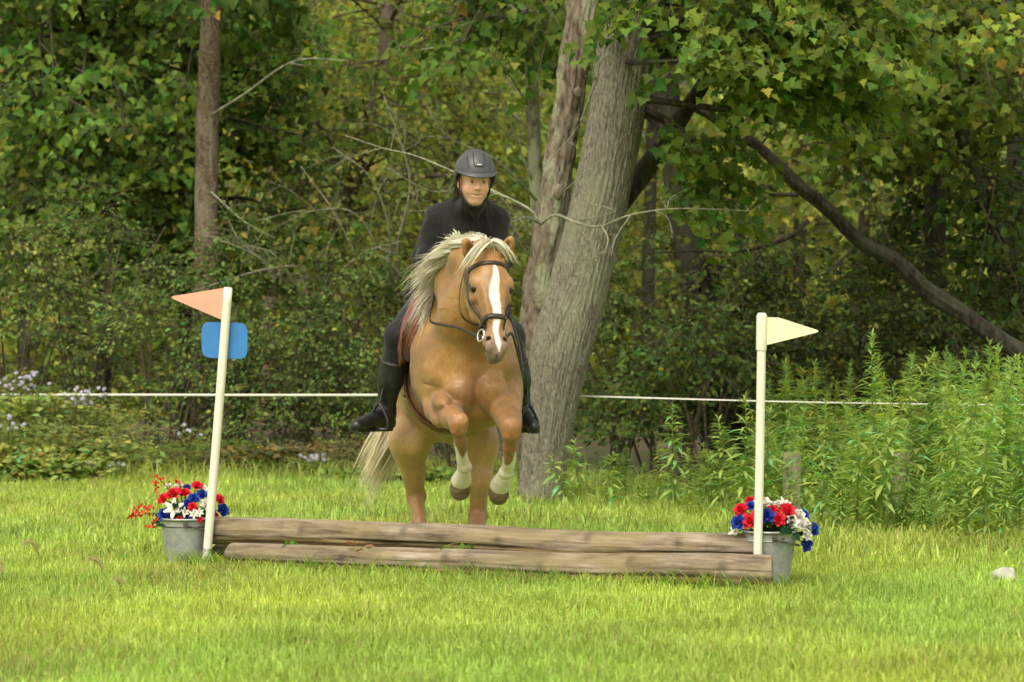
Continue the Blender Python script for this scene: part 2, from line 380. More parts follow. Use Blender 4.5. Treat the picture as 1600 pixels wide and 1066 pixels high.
# ------------------------------------------------------------------ ground, forest floor, hillside
def build_ground():
    m, t, b, L = new_mat('meadow_soil')
    n = N_(t, 'TexNoise', Scale=1.3, Detail=8.0); L(coords(t), n.inputs['Vector'])
    n2 = N_(t, 'TexNoise', Scale=55.0, Detail=6.0); L(coords(t), n2.inputs['Vector'])
    ad = N_(t, 'Math', operation='MULTIPLY_ADD'); L(n2.outputs['Fac'], ad.inputs[0]); ad.inputs[1].default_value = .6; L(n.outputs['Fac'], ad.inputs[2])
    L(ramp(t, ad.outputs[0], [(.55, (.14, .21, .035)), (.8, (.23, .34, .055)), (1.0, (.30, .40, .07))]), b.inputs['Base Color'])
    b.inputs['Roughness'].default_value = 1; bump(t, n2.outputs['Fac'], b, .6, .02)
    n_ = 60
    xs = np.linspace(-200, 200, n_); ys = np.concatenate([np.linspace(-60, 40, 40), np.linspace(45, 320, 20)])
    V = np.array([[x, y, 0] for y in ys for x in xs], float)
    q = np.array([[j * n_ + i, j * n_ + i + 1, (j + 1) * n_ + i + 1, (j + 1) * n_ + i] for j in range(len(ys) - 1) for i in range(n_ - 1)])
    tag(obj('ground', V, [q], m), 'flat meadow ground under the grass and the trees', 'ground', kind='structure')
    # woodland floor: brown leaf litter, one sheet just above the ground
    m2, t, b, L = new_mat('leaf_litter')
    n = N_(t, 'TexVoronoi', Scale=14.0); L(coords(t), n.inputs['Vector'])
    n2 = N_(t, 'TexNoise', Scale=.6, Detail=6.0); L(coords(t), n2.inputs['Vector'])
    mx = N_(t, 'Mix', data_type='RGBA'); L(ramp(t, n2.outputs['Fac'], [(.45, (0, 0, 0)), (.6, (1, 1, 1))]), mx.inputs[0])
    L(ramp(t, n.outputs['Color'], [(.1, (.05, .033, .018)), (.5, (.11, .075, .04)), (.9, (.17, .12, .065))]), mx.inputs['A']); mx.inputs['B'].default_value = (.05, .07, .018, 1)
    L(mx.outputs['Result'], b.inputs['Base Color']); b.inputs['Roughness'].default_value = 1; bump(t, n.outputs['Distance'], b, .6, .03)
    xs = np.linspace(-30, 30, 60); ys = np.linspace(0, 1, 30); V = []
    for v in ys:
        for x in xs:
            y0 = 24.6 + .5 * math.sin(x * 1.3) + (-3.2 if x > 0.6 else 0) * min(1, max(0, (x - .2) / 1.0))
            V.append([x, y0 + v * (44 - y0), .006 + (.03 * mnoise.noise(Vector((x * .5, v * 9, 0))) + .04) * min(1, v * 6)])
    q = np.array([[j * 60 + i, j * 60 + i + 1, (j + 1) * 60 + i + 1, (j + 1) * 60 + i] for j in range(29) for i in range(59)])
    tag(obj('forest_floor', np.array(V), [q], m2), 'brown leaf litter floor under the trees', 'forest floor', kind='structure')
    m3, t, b, L = new_mat('wooded_hillside')
    n = N_(t, 'TexNoise', Scale=.5, Detail=9.0, Roughness=.7); L(coords(t), n.inputs['Vector'])
    L(ramp(t, n.outputs['Fac'], [(.35, (.03, .032, .010)), (.55, (.075, .075, .022)), (.72, (.13, .125, .035))]), b.inputs['Base Color'])
    b.inputs['Roughness'].default_value = 1; bump(t, n.outputs['Fac'], b, 1, .4)
    xs = np.linspace(-70, 70, 100); ys = np.linspace(0, 1, 50); V = []
    for v in ys:
        for x in xs:
            V.append([x, 43 + v * 60, -.05 + 19 * v ** .8 + 1.3 * mnoise.noise(Vector((x * .14, v * 7, 3))) * min(1, v * 5)])
    q = np.array([[j * 100 + i, j * 100 + i + 1, (j + 1) * 100 + i + 1, (j + 1) * 100 + i] for j in range(49) for i in range(99)])
    tag(obj('hillside', np.array(V), [q], m3), 'wooded hillside rising behind the trees', 'hillside', kind='structure')
build_ground()

# ------------------------------------------------------------------ grass
def tree_line(x):   # distance at which the mown field ends
    return np.where(x < 0, 24.3, 24.3 - np.clip(x / 1.2, 0, 1) * 3.4)
def grass():
    def blades(N, D0, D1, hmin, hmax, w, col, pw=1.0, dry=.03, lean=.55, far=None, xlim=None):
        D = D0 + (D1 - D0) * rng.random(N) ** pw
        x = (rng.random(N) * 2 - 1) * (D * .1724 * 1.08 + .15)
        keep = D < tree_line(x) + .5
        if xlim is not None: keep &= xlim(x, D)
        D, x = D[keep], x[keep]; N = len(D)
        patch = np.array([mnoise.noise(Vector((a * .9, b * .55, 1.7))) for a, b in zip(x, D)])
        patch2 = np.array([mnoise.noise(Vector((a * 3.1, b * 2.0, 5.7))) for a, b in zip(x, D)])
        h = (hmin + (hmax - hmin) * rng.random(N) ** 1.5) * (1 + .55 * patch2)
        az = rng.random(N) * 2 * np.pi; ln = lean * rng.random(N) + .1
        dirv = np.stack([np.cos(az), np.sin(az), np.zeros(N)], -1); side = np.stack([-np.sin(az), np.cos(az), np.zeros(N)], -1)
        up = np.array([0, 0, 1.0]); b0 = np.stack([x, D, np.zeros(N) - .004], -1); wv = w * (.6 + .8 * rng.random(N))
        V = np.zeros((N, 5, 3))
        V[:, 0] = b0 - side * wv[:, None] * .5; V[:, 1] = b0 + side * wv[:, None] * .5
        m = b0 + up * (h * .6)[:, None] + dirv * (h * ln * .45)[:, None]
        V[:, 2] = m - side * wv[:, None] * .42; V[:, 3] = m + side * wv[:, None] * .42
        V[:, 4] = b0 + up * (h * (1 - .35 * ln))[:, None] + dirv * (h * ln * 1.3)[:, None]
        c = np.asarray(col)[None] * (1 + .22 * rng.normal(size=(N, 1))).clip(.5, 1.6) * (1 + np.array([[.22, .05, 0]]) * patch[:, None])
        c = c * (1 + np.array([[.14, .0, .3]]) * np.abs(rng.normal(size=(N, 1))) * .6)
        pd = dry + .10 * np.clip(patch2, 0, 1) + .45 * np.exp(-(((x + 1.45) / .35) ** 2 + ((D - 13.6) / .8) ** 2)) + .35 * np.exp(-(((x + 1.65) / .4) ** 2 + ((D - 9.7) / .9) ** 2))
        md = rng.random(N) < pd; c[md] = np.array([.42, .36, .14]) * (1 + .2 * rng.normal(size=(md.sum(), 1)))
        T = (np.arange(N)[:, None, None] * 5 + np.array([[0, 1, 3], [0, 3, 2], [2, 3, 4]])[None]).reshape(-1, 3)
        return V.reshape(-1, 3), T, np.repeat(c.clip(.01, .9), 5, 0)
    mb = MB()
    for a in (blades(150000, 8.6, 14.5, .028, .075, .0046, (.41, .545, .105)),
              blades(110000, 14.5, 25.0, .035, .10, .0072, (.40, .535, .115))):
        mb.add(a[0], tris=a[1], col=a[2])
    # broad clover and plantain leaves among the blades
    N = 5000; D = 8.8 + 13 * rng.random(N); x = (rng.random(N) * 2 - 1) * (D * .19)
    dr = rng.normal(size=(N, 3)); dr[:, 2] = .25; nr = rng.normal(size=(N, 3)) * .4 + np.array([0, -.3, 1])
    V, T, c = leaves(RHOMB, np.stack([x, D, .02 + .03 * rng.random(N)], -1), dr, nr, (.012 + .014 * rng.random(N)) * (D / 13), attr_leaf_color(N, (.36, .52, .09), .12))
    mb.add(V, tris=T, col=c)
    o = mb.build('grass', M_GRASS); tag(o, 'bright green mown grass of the field round the log jump', 'grass', kind='stuff')
    # long grass along the wood's edge and round the weeds
    mb = MB()
    a = blades(30000, 19.5, 25.2, .08, .24, .009, (.36, .46, .11), .6, .04, .9, xlim=lambda x, D: D > tree_line(x) - 1.3 - .5 * rng.random(len(x)))
    mb.add(a[0], tris=a[1], col=a[2])
    a = blades(30000, 14.6, 22, .05, .15, .008, (.37, .48, .11), 1, .04, .9, xlim=lambda x, D: (x > .28 + (22 - D) * .10) & (rng.random(len(x)) < .8))
    mb.add(a[0], tris=a[1], col=a[2])
    a = blades(12000, 15.9, 20.5, .05, .15, .008, (.38, .49, .11), 1, .06, .9, xlim=lambda x, D: (x > -1.3) & (x < .5) & (D > 16.2))
    mb.add(a[0], tris=a[1], col=a[2])
    # unmown tufts against the jump
    f0, f1 = G(345, 14.15), G(1215, 12.82)
    N = 800; u = rng.random(N); b0 = f0[None] * (1 - u[:, None]) + f1[None] * u[:, None]; b0[:, 1] -= np.abs(rng.normal(size=N)) * .07
    b1 = np.concatenate([b0, G(292, 14.22)[None] + rng.normal(size=(160, 3)) * [.12, .03, 0], G(322, 14.22)[None] + rng.normal(size=(70, 3)) * [.05, .04, 0], G(1210, 12.92)[None] + rng.normal(size=(150, 3)) * [.1, .035, 0]])
    N = len(b1); b1[:, 2] = 0; h = .03 + .075 * rng.random(N) ** 2; az = rng.random(N) * 6.28
    P1 = b1 + np.stack([np.cos(az) * h * .25, np.sin(az) * h * .25, h * .6], -1); P2 = b1 + np.stack([np.cos(az) * h * .7, np.sin(az) * h * .7, h], -1)
    V, q = strands(np.stack([b1, P1, P2], 1), np.stack([np.full(N, .0028), np.full(N, .0025), np.full(N, .0003)], -1))
    mb.add(V, q, col=np.repeat(attr_leaf_color(N, (.38, .52, .09), .2), 9, 0))
    tag(mb.build('long_grass', M_GRASS), 'longer uncut grass against the logs and along the edge of the wood', 'grass', kind='stuff')
grass()
# ------------------------------------------------------------------ log jump
def log_mat(name, lo, mid, hi):
    m, t, b, L = new_mat(name)
    g = N_(t, 'TexNoise', Scale=4.5, Detail=10.0, Roughness=.72, Distortion=.15); L(coords(t, (.9, 7, 7)), g.inputs['Vector'])
    n = N_(t, 'TexNoise', Scale=3.5, Detail=6.0); L(coords(t, (1.1, 3, 3)), n.inputs['Vector'])
    st = N_(t, 'TexNoise', Scale=26.0, Detail=6.0, Roughness=.7); L(coords(t, (.16, 1, 1)), st.inputs['Vector'])
    ad = N_(t, 'Math', operation='MULTIPLY_ADD'); L(st.outputs['Fac'], ad.inputs[0]); ad.inputs[1].default_value = .45; L(g.outputs['Fac'], ad.inputs[2])
    c = ramp(t, ad.outputs[0], [(.52, lo), (.70, mid), (.92, hi)])
    mx = N_(t, 'Mix', data_type='RGBA'); L(ramp(t, n.outputs['Fac'], [(.47, (0, 0, 0)), (.62, (.6,) * 3)]), mx.inputs[0]); L(c, mx.inputs['A']); mx.inputs['B'].default_value = (.25, .205, .10, 1)
    a = N_(t, 'Attribute', attribute_name='Col'); m2 = N_(t, 'Mix', data_type='RGBA', blend_type='MULTIPLY'); m2.inputs[0].default_value = 1
    L(mx.outputs['Result'], m2.inputs['A']); L(a.outputs['Color'], m2.inputs['B'])
    L(m2.outputs['Result'], b.inputs['Base Color']); b.inputs['Roughness'].default_value = .85; b.inputs['Specular IOR Level'].default_value = .2
    bump(t, ad.outputs[0], b, .6, .012); return m
M_LOG = log_mat('weathered_log', (.075, .058, .040), (.215, .172, .120), (.38, .325, .245))
def log(label, A, B, ra, rb, seed, crack_z=-.25):
    K, S = 170, 100; t = np.linspace(0, 1, K); t[1:4] = [.001, .003, .006]; t[-4:-1] = [.994, .997, .999]; path = A[None] * (1 - t[:, None]) + B[None] * t[:, None]
    path[:, 2] += (.009 * np.sin(t * 5 + seed) + .004 * np.sin(t * 13 + seed)) * np.sin(np.pi * t); T = norm(B - A); up = np.array([0, 0, 1.0]); sd = norm(np.cross(T, up)); up = np.cross(sd, T)
    a = np.linspace(0, 2 * np.pi, S, endpoint=False); V, C_ = [], []
    for i in range(K):
        r = ra + (rb - ra) * t[i]; ends = min(t[i], 1 - t[i]) * np.linalg.norm(B - A); r -= .002 * max(0, 1 - ends / .004)
        for th in a:
            x, y = math.cos(th), math.sin(th); u = t[i] * np.linalg.norm(B - A)
            q = Vector((u * 1.3, x * 1.5, y * 1.5 + seed * 7))
            rr = r * (1 + .06 * mnoise.noise(q) + .022 * mnoise.noise(Vector((u * 7, x * 5, y * 5 + seed)))) + .0022 * mnoise.noise(Vector((u * 1.2, x * 20, y * 20)))
            # a drying crack along the near side
            cr = 0; wob = .05 * mnoise.noise(Vector((u * 1.1, seed, 0))) + .025 * mnoise.noise(Vector((u * 7, seed, 4))); cz = crack_z + wob
            for c0, dp, wd, ph in ((crack_z, 1.0, .15, 0), (crack_z + .42, .6, .07, 5), (crack_z - .38, .8, .09, 11), (.82, .5, .07, 17)):
                g = abs(y - c0 - wob * (1 + ph * .1) - .06 * mnoise.noise(Vector((u * .8, seed, ph))))
                cr = max(cr, dp * max(0, 1 - g / wd) * (x < 0) * max(0, min(1, 2.2 * mnoise.noise(Vector((u * 1.3, seed, 9 + ph))) + (.65 if ph == 0 else .05))))
            rr -= .013 * cr
            kn = 0
            for ku, ky in ((.4, .3), (.95, .55), (1.45, .1), (1.9, .6), (2.35, .35)):
                dk = math.hypot(u - ku - seed * .13, (y - ky) * .06) ; kn = max(kn, max(0, 1 - dk / .03) if x < 0 else 0)
            rr += .005 * kn
            pt = path[i] - sd * x * rr + up * y * rr; cut = np.array([1.0, -B[0] / B[1] - .02, .02])      # the far end is sawn square to the old fence line
            pt = pt - T * ((pt - B) @ cut) / (T @ cut) * max(0, (t[i] - .93) / .07) if t[i] > .999 else pt - T * (((pt - path[i]) @ cut) / (T @ cut)) * max(0, (t[i] - .90) / .10); V.append(pt); C_.append(np.array([1, .98, .95]) * (1 - .55 * kn - .72 * cr) * (np.array([.98, .90, .62]) if y < cz else np.array([1, 1, 1])) * (.92 + .16 * (mnoise.noise(Vector((math.floor(u * 2.3) * 3.7, seed, 0))) > 0)) * (1 - .25 * max(0, mnoise.noise(Vector((u * .9, 3 + seed, y * 1.2))))))
    mb = MB(); i = np.arange(K - 1)[:, None] * S; j = np.arange(S)[None]; j2 = (j + 1) % S
    mb.add(V, np.stack([i + j, i + S + j, i + S + j2, i + j2], -1).reshape(-1, 4), col=np.array(C_))
    # sawn ends with an eased edge
    for k, sgn in ((0, -1), (K - 1, 1)):
        rim = np.array(V)[k * S:(k + 1) * S]; ce = rim.mean(0); r2 = ce + (rim - ce) * .97 + T * sgn * .003
        vv = np.vstack([rim, r2, ce + T * sgn * .003]); jj = np.arange(S); kk = (jj + 1) % S
        q = np.stack([jj, kk, S + kk, S + jj], -1); tr = np.stack([S + jj, S + kk, np.full(S, 2 * S)], -1)
        if sgn < 0: q, tr = q[:, ::-1], tr[:, ::-1]
        mb.add(vv, q, tr, col=(1.05, .95, .8))
    o = mb.build('log', M_LOG, base=(A + B) / 2)
    rot = Matrix(np.stack([T, np.cross(up, T), up], 1).tolist()); o.data.transform(rot.transposed().to_4x4()); o.rotation_euler = rot.to_euler()   # local x runs along the log, so the grain does too
    return tag(o, label, 'log', 'logs of the jump')
LU = (P(335, 829, 14.42), P(1181, 858, 13.14))
LOGS = [log('upper weathered log of the jump, resting on the log below it', LU[0], LU[1], .068, .064, 1.0, -.35),
        log('lower weathered log in front, half sunk in the grass', P(362, 869, 14.26), P(1206, 897, 12.92), .063, .081, 2.0, -.25),
        log('rearmost log of the jump, on the ground under the upper log', P(340, 868, 14.56), P(1172, 896, 13.27), .060, .068, 3.0, -.2)]
# dry leaves and clover caught between the logs
def litter():
    mb = MB()
    for (x, y, col, n, sc) in ((575, 856, (.30, .17, .10), 9, .045), (560, 862, (.35, .22, .14), 7, .05), (592, 858, (.38, .27, .2), 4, .05), (470, 866, (.33, .28, .14), 4, .03)):
        D = np.interp(x, [335, 1181], [14.26, 12.95]); c = P(x, y, D)
        ps = c + rng.normal(size=(n, 3)) * [.035, .01, .006]; V, T, cc = leaves(OVAL, ps, rng.normal(size=(n, 3)) * [1, .4, .25], rng.normal(size=(n, 3)) + [0, -.5, 1], sc * (.6 + .6 * rng.random(n)), attr_leaf_color(n, col, .2))
        mb.add(V, tris=T, col=cc)
    st = np.array([catmull([P(545, 858, 14.1), P(570, 852, 14.05), P(615, 872, 13.98)], 8), catmull([P(583, 858, 14.0), P(560, 870, 13.98), P(596, 884, 13.95)], 8)])
    V, q = strands(st, np.full((2, 8), .002)); mb.add(V, q, col=(.40, .30, .18))
    tag(mb.build('dry_leaves', M_LEAF), 'curled brown dry leaves caught between the upper and lower log', 'leaf litter', kind='stuff')
    for lb, x, y, n in (('green clover sprig growing from the gap between the logs', 715, 860, 16), ('small green sprig at the left end of the log gap', 463, 851, 5)):
        D = np.interp(x, [335, 1181], [14.28, 12.97]); c = P(x, y, D); mb = MB()
        ps = c + rng.normal(size=(n, 3)) * [.035, .008, .007]; V, T, cc = leaves(OVAL, ps, rng.normal(size=(n, 3)) * [1, .5, .5], rng.normal(size=(n, 3)) * .5 + [0, -.7, .6], .032 * (.7 + .5 * rng.random(n)), attr_leaf_color(n, (.10, .24, .03), .2))
        mb.add(V, tris=T, col=cc)
        st = np.stack([np.repeat((c + [0, .01, -.02])[None], n, 0), (c + ps) / 2 + [0, 0, .004], ps], 1); V, q = strands(st, np.full((n, 3), .0012)); mb.add(V, q, col=(.12, .22, .03))
        tag(mb.build('clover_sprig', M_LEAF, base=c), lb, 'weed')
    for lb, pts in (('long pale grass stem arching over the front of the upper log', [P(672, 872, 13.75), P(688, 858, 13.70), P(715, 848, 13.68), P(745, 850, 13.68)]),):
        v, q, t_ = tube(catmull(pts, 16), np.linspace(.0022, .0008, 16), 5); tag(MB().add(v, q, t_, (.45, .36, .10)).build('grass_stem', M_GRASS, base=pts[0]), lb, 'grass stem')
litter()

# ------------------------------------------------------------------ flag poles
M_WHITEPAINT = simple('cream_white_plastic', (.74, .70, .58), .5, var=.04, scale=9, bmp=.05)
M_RED = simple('faded_red_plastic', (.80, .36, .26), .55, var=.05, scale=14, bmp=.05)
M_CREAM = simple('cream_plastic', (.80, .74, .50), .55, var=.05, scale=14, bmp=.05)
M_BLUE = simple('blue_plastic', (.035, .20, .52), .45, var=.05, scale=14, bmp=.04)
def plate(name, pts, y, th, mat, parent, bev=.002):
    """flat plate from an outline of world (x, z) points standing at distance y, with thickness and an eased edge"""
    p = np.asarray(pts, float); c = p.mean(0); n = len(p); lay = []
    for dy, s in ((-th / 2, 1 - bev * 8), (-th / 2 + bev, 1), (th / 2 - bev, 1), (th / 2, 1 - bev * 8)):
        q = c + (p - c) * s; lay.append(np.stack([q[:, 0], np.full(n, y + dy), q[:, 1]], -1))
    V = np.vstack(lay + [[[c[0], y - th / 2, c[1]]], [[c[0], y + th / 2, c[1]]]]); j = np.arange(n); k = (j + 1) % n
    q = np.vstack([np.stack([l * n + j, l * n + k, (l + 1) * n + k, (l + 1) * n + j], -1) for l in range(3)])
    tr = np.vstack([np.stack([np.full(n, 4 * n), k, j], -1), np.stack([np.full(n, 4 * n + 1), 3 * n + j, 3 * n + k], -1)])
    return MB().add(V, q, tr).build(name, mat, parent, smooth=False)
def rounded(poly, r, seg=6):
    out = []; n = len(poly); p = np.asarray(poly, float)
    for i in range(n):
        a, b, c = p[i - 1], p[i], p[(i + 1) % n]; d1, d2 = norm(a - b), norm(c - b); rr = r[i] if hasattr(r, '__len__') else r
        s, e = b + d1 * rr, b + d2 * rr
        for t in np.linspace(0, 1, seg): out.append((1 - t) ** 2 * s + 2 * t * (1 - t) * b + t * t * e)
    return out
def px_poly(pts, D): return [P(x, y, D)[[0, 2]] for x, y in pts]
def poles():
    D = 14.32; b = P(321, 884, D); b[2] = -.03; top = P(356.5, 449, D); 
    rt = empty('flag_pole', (b[0], b[1], 0), 'white pole with red pennant and blue number plate, left of the jump', 'flag pole', 'flag poles of the jump')
    def pole(b, top, r):
        ax = norm(top - b); pth = [b, top - ax * .004, top]; v, q, t_ = tube(catmull([b, b * .5 + top * .5 + [.002, 0, 0], top - ax * .006], 20), r, 18)
        mb = MB().add(v, q, t_); v, q, t_ = tube([top - ax * .008, top - ax * .001, top], [r * .98, r * .9, r * .7], 18); mb.add(v, q, t_)
        return mb.build('pole', M_WHITEPAINT, rt)
    pole(b, top, .0215)
    plate('pennant', rounded(px_poly([(349, 450), (346, 500), (262, 464)], D), [.003, .003, .035]), D + .012, .005, M_RED, rt)
    plate('number_plate', rounded(px_poly([(314, 503), (386, 505), (386, 562), (314, 559)], D), .045), D + .028, .005, M_BLUE, rt)
    w = b + (top - b) * .082; v, q, t_ = ring(w, norm(top - b), .0232, .0022); MB().add(v, q).build('wire_tie', M_STEEL, rt)
    w = b + (top - b) * .087; v, q, t_ = ring(w, norm(top - b) + [.1, 0, 0], .0232, .0022); MB().add(v, q).build('wire_tie', M_STEEL, rt)
    D = 13.035; b = P(1182.5, 912, D); b[2] = -.03; top = P(1190.5, 489, D)
    rt = empty('flag_pole', (b[0], b[1], 0), 'white pole with cream pennant, at the end of the logs beside the right bucket', 'flag pole', 'flag poles of the jump')
    pole2 = pole(b, top, .0195)
    plate('pennant', rounded(px_poly([(1196, 496), (1216, 496), (1284, 518), (1196, 540)], D), [.003, .01, .03, .003]), D, .005, M_CREAM, rt)
    v, q = lathe([(.0225, 0), (.0235, .006), (.0235, .15), (.0225, .156), (.0196, .157)], 20)
    ax = norm(top - b); e1 = norm(np.cross(ax, [0, 1, 0])); e2 = np.cross(ax, e1); v = np.stack([v @ np.stack([e1, e2, ax])[:, k] for k in range(3)], -1) + (top - ax * .165)
    MB().add(v, q).build('pennant_sleeve', M_WHITEPAINT, rt)
poles()

# ------------------------------------------------------------------ buckets and artificial flowers
def zinc():
    m, t, b, L = new_mat('galvanised_zinc')
    n = N_(t, 'TexNoise', Scale=9.0, Detail=7.0, Roughness=.65); L(coords(t), n.inputs['Vector'])
    v = N_(t, 'TexVoronoi', Scale=55.0); L(coords(t), v.inputs['Vector'])
    mx = N_(t, 'Mix', data_type='RGBA', blend_type='MULTIPLY'); mx.inputs[0].default_value = .5
    L(ramp(t, n.outputs['Fac'], [(.3, (.26, .27, .26)), (.52, (.40, .41, .40)), (.75, (.52, .53, .51))]), mx.inputs['A']); L(ramp(t, v.outputs['Color'], [(0, (.75,) * 3), (1, (1.1,) * 3)]), mx.inputs['B'])
    L(mx.outputs['Result'], b.inputs['Base Color']); b.inputs['Metallic'].default_value = .45
    L(ramp(t, n.outputs['Fac'], [(.3, (.62,) * 3), (.7, (.42,) * 3)]), b.inputs['Roughness']); bump(t, n.outputs['Fac'], b, .12, .01); return m
M_ZINC = zinc(); M_RUST = simple('dull_iron', (.16, .14, .11), .7, .6, var=.3)
def bucket(label, c, rt_, rb_, h, tilt=0):
    root = empty('bucket', c, label, 'bucket', 'galvanised buckets of flowers beside the jump')
    pr = [(0, .004), (rb_ * .97, .004), (rb_, 0), (rb_ + .002, .006)] + [(rb_ + (rt_ - rb_) * t + .0012 * math.sin(t * 40) * (t > .82), h * t) for t in np.linspace(.06, 1, 22)]
    pr += [(rt_ + .004, h + .001), (rt_ + .005, h - .004), (rt_ + .0045, h + .006), (rt_, h + .008), (rt_ - .004, h + .004)] + [(rb_ + (rt_ - rb_) * t - .003, h * t) for t in np.linspace(.98, .03, 10)] + [(0, .01)]
    v, q = lathe(pr, 48); MB().add(v + c, q).build('bucket_shell', M_ZINC, root)
    tz = h * .86; v, q, _ = ring(np.asarray(c) + [0, 0, tz], (0, 0, 1), rb_ + (rt_ - rb_) * .86 + .002, .0032, seg=48); MB().add(v, q).build('rim_band', M_RUST if tilt else M_ZINC, root)
    v, q, _ = ring(np.asarray(c) + [0, 0, h + .004], (0, 0, 1), rt_ + .002, .005, seg=48); MB().add(v, q).build('rolled_rim', M_ZINC, root)
    for s in ((0, -1), (0, 1)):
        e = np.asarray(c) + [s[0] * rt_ + .012, s[1] * (rt_ + .004), h * .90]; v, q = box(e, (.024, .006, .026)); MB().add(v, q).build('handle_lug', M_RUST, root, smooth=False)
    hd = catmull([np.asarray(c) + [.01, -rt_ - .012, h * .9], np.asarray(c) + [rt_ * .8, -rt_ * .7, h * .80], np.asarray(c) + [rt_ * 1.12, 0, h * .76], np.asarray(c) + [rt_ * .8, rt_ * .7, h * .80], np.asarray(c) + [.01, rt_ + .012, h * .9]], 30)
    v, q, t_ = tube(hd, .003, 6); MB().add(v, q, t_).build('handle', M_RUST, root)
    return root
def petal_grid(w, l, cup, curl, n=5, m=5):
    V = []
    for i in range(n):
        t = i / (n - 1)
        for j in range(m):
            s = j / (m - 1) * 2 - 1; ww = w * (math.sin(math.pi * min(1, .18 + t * .72)) ** .7)
            V.append([s * ww * .5, -cup * (1 - abs(s) ** 2) * math.sin(math.pi * t * .8) * 0 + cup * s * s + curl * t ** 3, l * t * (1 - .08 * s * s)])
    q = [[i * m + j, i * m + j + 1, (i + 1) * m + j + 1, (i + 1) * m + j] for i in range(n - 1) for j in range(m - 1)]
    return np.array(V), np.array(q)
def rose(R_, col, seed):
    r_ = np.random.default_rng(seed); mb = MB()
    for ring_, (n, rad, l, w, lean) in enumerate([(3, .10, .75, .55, .05), (4, .25, .85, .75, .25), (5, .42, .90, .9, .60), (6, .55, .85, 1.0, 1.05)]):
        for k in range(n):
            V, q = petal_grid(w * R_, l * R_, -.16 * R_, .22 * R_ * (ring_ > 1)); a = lean * (.85 + .3 * r_.random())
            ca, sa_ = math.cos(a), math.sin(a); y = V[:, 1] * ca + V[:, 2] * sa_; z = -V[:, 1] * sa_ + V[:, 2] * ca
            V = np.stack([V[:, 0], y + rad * R_ * .35, z], -1); t = 2 * math.pi * (k / n + ring_ * .37) + r_.normal() * .15
            V = np.stack([V[:, 0] * math.cos(t) - V[:, 1] * math.sin(t), V[:, 0] * math.sin(t) + V[:, 1] * math.cos(t), V[:, 2]], -1)
            c = np.asarray(col) * (1 + .12 * r_.normal()); mb.add(V, q, col=np.clip(c, .005, .9))
    return mb
def lily(R_, col, seed):
    r_ = np.random.default_rng(seed); mb = MB()
    for k in range(6):
        V, q = petal_grid(.55 * R_, 1.15 * R_, .06 * R_, .35 * R_); a = .75 + .25 * (k % 2); ca, sa_ = math.cos(a), math.sin(a)
        V = np.stack([V[:, 0], V[:, 1] * ca + V[:, 2] * sa_, -V[:, 1] * sa_ + V[:, 2] * ca], -1); t = 2 * math.pi * k / 6
        mb.add(np.stack([V[:, 0] * math.cos(t) - V[:, 1] * math.sin(t), V[:, 0] * math.sin(t) + V[:, 1] * math.cos(t), V[:, 2]], -1), q, col=col)
    v, q = uvsphere((0, 0, .25 * R_), (.12 * R_, .12 * R_, .2 * R_), 8, 6); mb.add(v, q, col=(.7, .6, .2)); return mb
RED, BLU, WHT, DGR = (.72, .022, .045), (.028, .065, .42), (.82, .79, .72), (.018, .05, .022)
def flowers(label, c, top, items, extra):
    """items: (px, py, kind, colour, radius, dD) relative to the bucket's distance"""
    root = empty('flower_bunch', np.asarray(c) + [0, 0, top], label, 'flowers', 'bunches of artificial flowers in the buckets')
    D = c[1]; o = np.asarray(c) + [0, 0, top - .02]; cache = {}
    for k, (px, py, kind, col, r, dD) in enumerate(items):
        p = P(px, py, D + dD); d = norm(norm(p - o) * .8 + np.array([0, -.75, .25])); 
        key = (kind, col, k % 3)
        if key not in cache:
            mb = (rose if kind == 'rose' else lily)(1.0, col, k); V, pol, cc = mb.get(); cache[key] = mesh_data(kind, V, pol, cc); cache[key].materials.append(M_FLOWER)
        e = bpy.data.objects.new(kind, cache[key]); COL.objects.link(e); e.parent = root
        q = Vector(d).to_track_quat('Z', 'Y'); e.rotation_mode = 'QUATERNION'; e.rotation_quaternion = q; e.scale = (r,) * 3
        e.location = Vector(p - d * r * .5 - np.array(root.location))
        e['label'] = {RED: 'red', BLU: 'blue', WHT: 'white'}[col] + ' artificial ' + kind
        st = catmull([o + rng.normal(size=3) * [.03, .03, 0] - [0, 0, .08], o * .5 + p * .5 + [0, 0, .015], p - d * r * .3], 8); v, q2, t_ = tube(st, .0025, 5); MB().add(v, q2, t_, DGR).build('stem', M_LEAF, root)
    mb = MB(); n = 70; ps = o + rng.normal(size=(n, 3)) * [.055, .055, .02] + [extra[0], -.01, .035]
    V, T, cc = leaves(OVAL, ps, rng.normal(size=(n, 3)) * [1, .8, .5] + [0, -.3, .2], rng.normal(size=(n, 3)) * .5 + [0, -.7, .7], .05 * (.7 + .5 * rng.random(n)), attr_leaf_color(n, DGR, .3)); mb.add(V, tris=T, col=cc)
    mb.build('foliage', M_LEAF, root); return root, o
bl = np.array([*G(291, 14.44)[:2], 0.0]); br_ = np.array([*G(1203, 13.16)[:2], 0.0])
bucket('galvanised bucket of red, white and blue flowers beside the pole with the red pennant', bl, .124, .098, .225, 1)
bucket('galvanised bucket at the end of the logs, behind the pole with the cream pennant', br_, .118, .080, .245)
